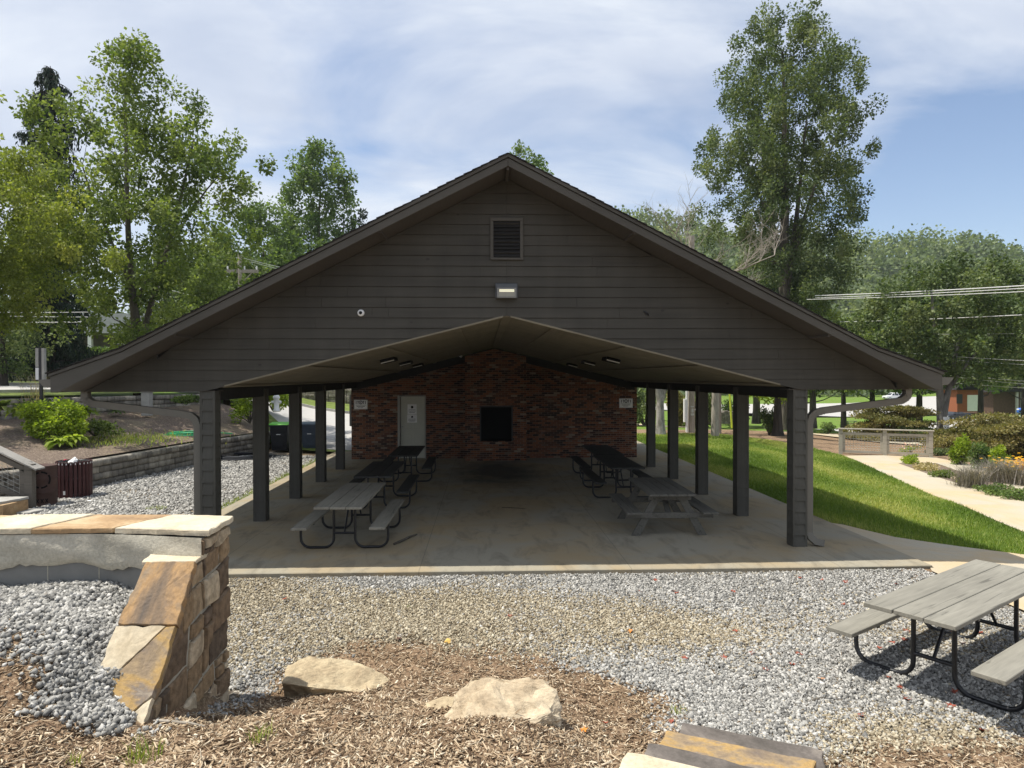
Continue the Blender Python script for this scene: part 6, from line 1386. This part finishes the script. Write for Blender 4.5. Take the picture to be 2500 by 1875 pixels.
# right beds
M['bed']=mulchmat('bed_mulch',.2)
sheet('planting_island',[(14.7,23.6),(13.95,20.6),(13.3,17.3),(13.3,14.6),(14.3,14.6),(14.5,17.9),(15.0,19.7),(15.5,22),(15.9,23.6)],M['bed'],.024,None,.5)
def gz(px,py): 
    p=G(px,py,90); return p
def onG(px,py): p=gz(px,py); return (p.x,p.y,p.z)
bush('bronze_shrub',onG(2180,1075),(2.7,1.8,2.7),24000,.10,'lf_bronze','wide layered bronze-green shrub behind the mesh railing',lumps=60,layered=True,group=None)
c=at(2430,1090,27); bush('spreading_shrub',(c.x+.4,27.2,-.95),(3.3,1.8,3.0),34000,.095,'lf_bronze','large spreading green-bronze shrub at the right edge behind the yellow-green bushes',lumps=75,layered=True)
c=at(2480,1000,32); bush('spreading_shrub',(c.x,33,-1.6),(3.4,2.0,2.9),16000,.11,'lf_bronze','bronze shrub farther back in front of the white parked car',lumps=24,layered=True)
for (px,py,rad,n,ls,mt,lb) in ((2345,1135,(.38,.35,1.15),2300,.07,'lf_lime','yellow-green upright bush left of the other, beside the railing end'),(2395,1146,(.38,.35,1.1),2300,.07,'lf_mid','green upright bush in the middle of the right bed'),(2440,1150,(.4,.35,.8),1800,.07,'lf_lime','low yellow-green bush before the orange flowers'),(2225,1133,(.35,.35,.38),900,.06,'lf_lime','bright green mound at the tip of the planting island'),(2262,1148,(.45,.6,.25),1100,.06,'lf_straw','low straw-green ground plants on the planting island'),(2300,1166,(.4,.5,.25),1000,.06,'lf_maple','low olive ground plants farther down the planting island'),(2355,1180,(.2,.2,.22),300,.05,'lf_lime','little lime plant at the island edge below the lavender'),(2435,1208,(.55,.6,.3),1500,.05,'lf_mid','grey-green mounding herb at the front right of the island'),(2490,1222,(.5,.5,.32),1200,.05,'lf_mid','mounding herb at the right edge beside a pale rock'),(2290,1112,(.45,.4,.4),1200,.05,'lf_dark','dark mounded plant at the right foot of the mesh railing'),
    (2020,1060,(.6,.5,.7),1500,.07,'lf_mid','small green shrub just left of the mesh railing'),(2025,1045,(.7,.6,.8),1800,.08,'lf_maple','rounded pale green bush left behind the mesh railing'),(2235,1080,(1.3,.6,.9),3800,.08,'lf_dark','dark low evergreen shrub showing through the right mesh panel'),
    (1985,1040,(.6,.6,1.3),1900,.08,'lf_dark','dark green bush right behind the front right post'),(2062,1052,(.6,.5,1.5),2200,.08,'lf_dark','dark upright shrub at the left end of the mesh railing'),(1878,1062,(.55,.5,1.7),2300,.09,'lf_dark','glossy dark shrub at the foot of the dark trunk'),(1660,1040,(1.3,.8,2.9),7000,.12,'lf_bronze','tall bronze shrub seen between the third and fourth right posts'),(1790,1045,(1.2,.8,2.4),5500,.11,'lf_mid','green shrub behind the yellow guy guard'),(1725,1045,(.9,.8,2.6),4800,.11,'lf_dark','dark shrub left of the weathered wooden pole'),(1575,1040,(1.4,.8,2.6),4500,.12,'lf_dark','dark leafy shrub seen at the right edge of the brick wall')):
    x,y,z=onG(px,py); bush('garden_shrub',(x,y,z-.03),rad,n,ls,mt,lb,lumps=12)
# ornamental grey grasses / lavender
for (px,py,n,h,lb) in ((2370,1190,900,.75,'grey-purple lavender clump spreading over the planting island'),(2440,1178,900,.8,'grey lavender clump behind the mounding herb at right'),(2495,1185,700,.75,'grey-brown grass clump at the right photo edge')):
    x,y,z=onG(px,py); nn=n; P=np.stack([RNG.normal(0,.16,nn),RNG.normal(0,.2,nn),np.zeros(nn)],-1); o=grassblades(P,RNG.uniform(.45,1,nn)*h,.010,RNG.uniform(0,1,nn),'lavender_clump',M['lf_sage'],lean=1.35); o.location=(x,y,z); tag(o,lb,'plant')
x,y,z=onG(2500,1172); r_=bush('flower_clump',(x+.1,y+.2,z),(1.0,.7,.55),2800,.06,'lf_maple','clump of orange-yellow flowers at the right edge of the bed','flowers',lumps=10)
P=np.stack([RNG.normal(0,.5,520),RNG.normal(-.35,.3,520),np.abs(RNG.normal(.46,.13,520))],-1); Vp=[];Fp=[]
for p in P:
    b=len(Vp); Vp.append(p+np.array([0,0,.01]))
    for k in range(8): Vp.append(p+np.array([math.cos(k*.785)*.05,math.sin(k*.785)*.05,-.004]))
    Fp+=[(b,b+1+k,b+1+(k+1)%8) for k in range(8)]
npmesh('petals',np.array(Vp),np.array(Fp),M['petal'],r_,attr=RNG.random(len(Vp)))
x,y,z=onG(2215,1105)
r_=bush('flower_clump',(x,y-.2,z),(.5,.3,.3),500,.05,'lf_lime','small clump of peach flowers at the foot of the mesh railing','flowers',lumps=5)
P=np.stack([RNG.normal(0,.3,60),RNG.normal(0,.15,60),np.abs(RNG.normal(.3,.05,60))],-1); V,F=leafgeo(P,.07); npmesh('petals',V,F,simple('peach_petal',(.75,.45,.33),.7,.1,9,bumps=0),r_)
for px,py,s,lb in ((2331,1171,.5,'small pale rock at the edge of the planting island'),(2470,1206,.8,'pale rounded rock between the grey-green herbs at right')):
    x,y,z=onG(px,py); o=rock('garden_rock',[(-.3,0,0),(-.1,.2,.15),(.2,.1,.2),(.3,-.1,.05),(0,-.2,.1),(.1,.1,-.1),(-.1,-.1,-.1)],M['boulder'],lb,(x,y,z+.02),3,.02,7,s)
# poles, guy guard, trees between the right posts
def trunktree(px,py,label,forks,r,H,barkm,leafm,cr,seed,n=60,ls=.14,z0=3.0,zt=6.0,rr_=2.4):
    x,y,z=onG(px,py); return tree('broadleaf_tree',(x,y,z),z0,zt,[(0,rr_*.8),(.5,rr_),(1,rr_*.5)],label,leafm,barkm,ncl=n,lpc=90,cr=cr,ls=ls,tr=r,seed=seed,fork=forks)
trunktree(1613,1062,'pale lichen-spotted tree with a low fork, seen between the last two right posts',[(0,0,0,0,1),(-.9,0,1.6,0,.8),(1.0,.2,1.7,0,.8)],.21,6,'bark_pale','lf_mid',.5,81,n=30,z0=3.3,zt=5.4)
trunktree(1899,1064,'tree with a thick dark trunk and low leaves behind the front right post',[(0,0,0,0,1)],.26,6,'bark_dark','lf_lime',.5,83,n=60,z0=1.75,zt=4.0,rr_=1.9)
x,y,z=onG(1688,1056); t=pole((x,y,z),at(1670,576,y).z-z,.15,'cut-off wooden pole with metal tags, top showing above the right roof slope',False,False)
MB().box((-.09,-.19,.9),(.09,-.16,1.0)).box((-.05,-.19,1.05),(.05,-.165,1.25)).box((-.09,-.19,1.32),(.09,-.16,1.38)).build('tag_plate',M['galv'],t)
t=empty('conduit_riser',(x-.28,y-.12,z),0,'white plastic conduit with a meter box beside the cut-off wooden pole','conduit'); MB().tube([(0,0,0),(0,0,4.5)],.06,8).build('pipe',M['white'],t); MB().box((-.16,-.1,.55),(-.055,.08,1.75)).build('box',M['white'],t,bevel=.01)
x,y,z=onG(1754,1059); pole((x,y,z),9.0,.13,'weathered round wooden pole seen between the second and third right posts',False,False)
a=at(1787,1045,33); b_=at(1780,940,33); o=MB().tube([Vector((0,0,0)),(b_-a)*1.6],.045,8).build('guy_wire_guard',simple('yellow_guard',(.55,.62,.05),.5,.05,5,bumps=0),None,a); tag(o,'slanting yellow-green plastic guard on a guy wire','guy guard')
# distant road, paths and parking
def gstrip(name,pts,w,mat,dz):
    pl=[];pr=[]
    for i,(x,y) in enumerate(pts):
        a=Vector(pts[max(i-1,0)]);b=Vector(pts[min(i+1,len(pts)-1)]); d=(b-a).normalized(); n_=Vector((-d.y,d.x)); pl.append((x+n_.x*w/2,y+n_.y*w/2)); pr.append((x-n_.x*w/2,y-n_.y*w/2))
    A=[(x,y,float(height(x,y))+dz) for x,y in pl]; B=[(x,y,float(height(x,y))+dz) for x,y in pr]
    return loft(name,A,B,mat,4)
def gxy(px,py): p=G(px,py,220); return (p.x,p.y)
gstrip('far_path',[(25.5,30.5),(22.6,31.2),(20.8,33.5),(19.5,38),(16.8,43),(10,47),(0,49)],2.0,M['walk'],.05)
gstrip('street',[(-2,60),(14,62),(26,66),(36,74),(48,84),(66,96),(100,112)],7.5,M['road'],.12)
gstrip('parking_area',[(12,136),(60,138),(140,152)],44,M['road'],.15)
gstrip('near_lane',[(22,26),(27,25.2),(33,25),(45,22)],3.2,M['asphalt'],.06)
rubblewall([(14.6,47,-.55),(17.5,47.4,-.65)],.75,'short stone wall stub beside the pale road, left of the dark trunk')
def car(label,loc,rz,paint,kind='suv',name='parked_car'):
    t=empty(name,loc,rz,label,'car'); L,Wd=4.7,1.86; H=1.72 if kind=='suv' else 1.45; rg_=.75
    bm_=MB(); hw=Wd/2
    low=[(-2.35,.35),(-2.35,.80),(-2.25,.95),(-1.3,1.02),(1.9 if kind!='suv' else 2.2,1.05),(2.33,.98),(2.35,.5),(2.3,.32)]
    prof=[(x,z) for x,z in low]; bm_.prism(prof,-hw,hw,'y'); body=bm_.build('body',paint,t,bevel=.09)
    if kind=='suv': cab=[(-1.35,1.0),(-.55,H-.06),(-.2,H),(1.7,H-.02),(2.0,H-.12),(2.28,1.0)]
    else: cab=[(-1.15,1.0),(-.35,H-.05),(0,H),(.9,H-.03),(1.85,1.02)]
    m=MB(); n=len(cab); i_=.16
    vs=[(x,-(hw-.04-i_*(z-1)/(H-1)),z) for x,z in cab]+[(x,(hw-.04-i_*(z-1)/(H-1)),z) for x,z in cab]; m.add(vs,[tuple(range(n)),tuple(range(n,2*n))[::-1]]+[(i,n+i,n+(i+1)%n,(i+1)%n) for i in range(n)]); m.build('cabin',paint,t,bevel=.04)
    gm=CARGLASS
    for s in (-1,1):
        yy_=lambda z:s*(hw-.03-i_*(z-1)/(H-1))
        xs=[(-1.05,-.32),(-.22,.62),(.72,1.55 if kind=='suv' else 1.3)]
        for a_,b2 in xs:
            zt=H-.18; zb=1.06; sh=.35 if a_<-1 else 0; sb=.25 if b2>1.2 else 0
            m=MB(); m.add([(a_,yy_(zb)+s*.006,zb),(b2,yy_(zb)+s*.006,zb),(b2-sb,yy_(zt)+s*.006,zt),(a_+sh,yy_(zt)+s*.006,zt)],[(0,1,2,3)]); m.build('side_window',gm,t)
    m=MB(); f0_,f1_=cab[0],cab[1]; fx=lambda u:(f0_[0]+(f1_[0]-f0_[0])*u-.02,f0_[1]+(f1_[1]-f0_[1])*u+.01)
    (xa,za),(xb,zb)=fx(.12),fx(.9); m.add([(xa,-.74,za),(xa,.74,za),(xb,.62,zb),(xb,-.62,zb)],[(0,1,2,3)]); m.build('windscreen',gm,t)
    r0,r1=cab[-1],cab[-2]; m=MB(); m.add([(r0[0]-.02,-.7,r0[1]+.12),(r0[0]-.02,.7,r0[1]+.12),(r1[0]+.04,.6,r1[1]-.08),(r1[0]+.04,-.6,r1[1]-.08)],[(0,1,2,3)]); m.build('rear_window',gm,t)
    if kind!='suv': MB().box((-.2,-.4,H-.012),(.6,.4,H+.006)).build('sunroof',gm,t)
    for x in (-1.45,1.45):
        for s in (-1,1):
            m=MB(); m.lathe([(0,-.12),(.30,-.12),(.345,-.09),(.345,.09),(.30,.12),(0,.12)],n=20); m.v=[(x+a,s*(hw-.10)+c_,.345+b2) for a,b2,c_ in m.v]; w_=m.build('wheel',M['black_metal'],t)
            m=MB(); m.lathe([(0,0),(.22,0),(.22,.015),(0,.02)],n=14); m.v=[(x+a,s*(hw+.021)+c_*s,.345+b2) for a,b2,c_ in m.v]; m.build('rim',M['steel'],w_)
    for s in (-1,1): MB().box((-2.37,s*.66-.2,.72),(-2.3,s*.66+.2,.86)).build('headlight',M['white'],t,bevel=.02)
    for s in (-1,1): MB().box((2.31,s*.72-.12,.75),(2.37,s*.72+.12,.98)).build('tail_light',TAIL,t,bevel=.02)
    MB().box((-2.365,-.45,.5),(-2.335,.45,.68)).build('grille',M['black'],t)
    for s in (-1,1): MB().box((-.98,s*(hw+.0)-.09*(s<0),1.0),(-.82,s*hw+.09*(s>0),1.12)).build('mirror',paint,t)
CARGLASS=simple('car_glass',(.02,.025,.03),.08,.1,3,bumps=0,spec=.8); TAIL=simple('tail_red',(.4,.02,.02),.3,.1,3,bumps=0)
def paintm(n,c): return simple(n,c,.25,.02,2,bumps=0,spec=.6)
p=at(2332,1013,108); z=at(2330,1027,108).z; car('dark blue-black SUV parked on the road between the forked trunk and the brick building',(p.x,108,z),R(12),paintm('black_paint',(.012,.014,.02)))
k=.6
p=at(2462,1022,94); z=at(2460,1040,94).z; car('white car with a sunroof behind the bronze shrub at the right',(p.x,94,z),R(4),paintm('white_car_paint',(.75,.75,.76)),'sedan')
p=at(2182,966,160); z=at(2182,976,160).z; car('white SUV parked in the distance above the right downspout',(p.x,160,z),R(0),paintm('white_suv_paint',(.75,.75,.76)))
p=at(2512,985,80); z=at(2512,1016,80).z; car('bright blue vehicle cut by the right edge of the photo',(p.x+1.5,80,z),R(0),paintm('blue_paint',(.03,.12,.5)))
# brick house far right
p=at(2325,985,78); t=empty('brick_building',(p.x+1.6,78,at(2325,1006,78).z),R(0),'small orange brick building with a pale garage door among the trees','building')
MB().prism([(-1.0,0),(2.0,0),(2.0,2.6),(-1.0,2.6)],0,2.5,'y').build('wall',simple('orange_brick',(.30,.10,.05),.85,.2,8),t)
MB().prism([(-1.4,2.6),(2.4,2.6),(1.8,3.4),(-.8,3.4)],-.3,2.9,'y').build('roof',M['shingle'],t)
MB().box((.2,-.05,.1),(1.7,-.005,2.0)).build('garage_door',M['white'],t); MB().box((-1.1,-.05,1.0),(-.4,-.005,2.1)).build('window',M['black_metal'],t)
p=at(2400,985,90); t=empty('timber_building',(p.x+8,92,at(2400,1015,90).z),0,'shadowed brown building with pale posts behind the parked white car','building')
MB().box((-5,0,0),(7,6,3.2)).build('wall',simple('brown_wall',(.10,.06,.04),.9,.2,4),t); MB().prism([(-6,3.2),(8,3.2),(6,4.8),(-4,4.8)],-1.4,7,'y').build('roof',M['shingle'],t)
for x in (-2.5,-1.8,2.5): MB().box((x-.14,-1.2,0),(x+.14,-.95,3.2)).build('porch_post',M['concrete_wall'],t)
p=G(2078,1040,60); t=empty('bench',(p.x,p.y,p.z),0,'dark picnic bench in the shade beyond the mesh railing','bench'); MB().box((-.9,-.3,.68),(.9,.3,.73)).box((-.9,.5,.4),(.9,.7,.45)).box((-.9,-.7,.4),(.9,-.5,.45)).build('plank',M['bench_dark'],t)
for x in (-.6,.6):
    MB().prism([(-.7,0),(-.58,0),(-.1,.68),(-.25,.68)],x-.03,x+.03,'x').prism([(.7,0),(.58,0),(.1,.68),(.25,.68)],x-.03,x+.03,'x').build('leg',M['bench_dark'],t)
# white notice on forked trunk
p=at(2291,1033,35.0); 
o=MB().box((-.16,-.01,-.32),(.16,.01,.32)).build('trunk_notice',M['white'],None,(BT.x,BT.y-.40,p.z)); tag(o,'white paper notice fixed to the forked tree trunk','sign')
# ================= haze =================
mh=bpy.data.materials.new('haze'); mh.use_nodes=True; nh=mh.node_tree; nh.nodes.clear(); pv=nh.nodes.new('ShaderNodeVolumePrincipled'); pv.inputs['Color'].default_value=(.82,.88,.95,1); pv.inputs['Density'].default_value=.00025; pv.inputs['Anisotropy'].default_value=.2
oh=nh.nodes.new('ShaderNodeOutputMaterial'); nh.links.new(pv.outputs[0],oh.inputs['Volume'])
hz=MB().box((-900,-420,-60),(900,1100,130)).build('haze',mh); tag(hz,kind='stuff')
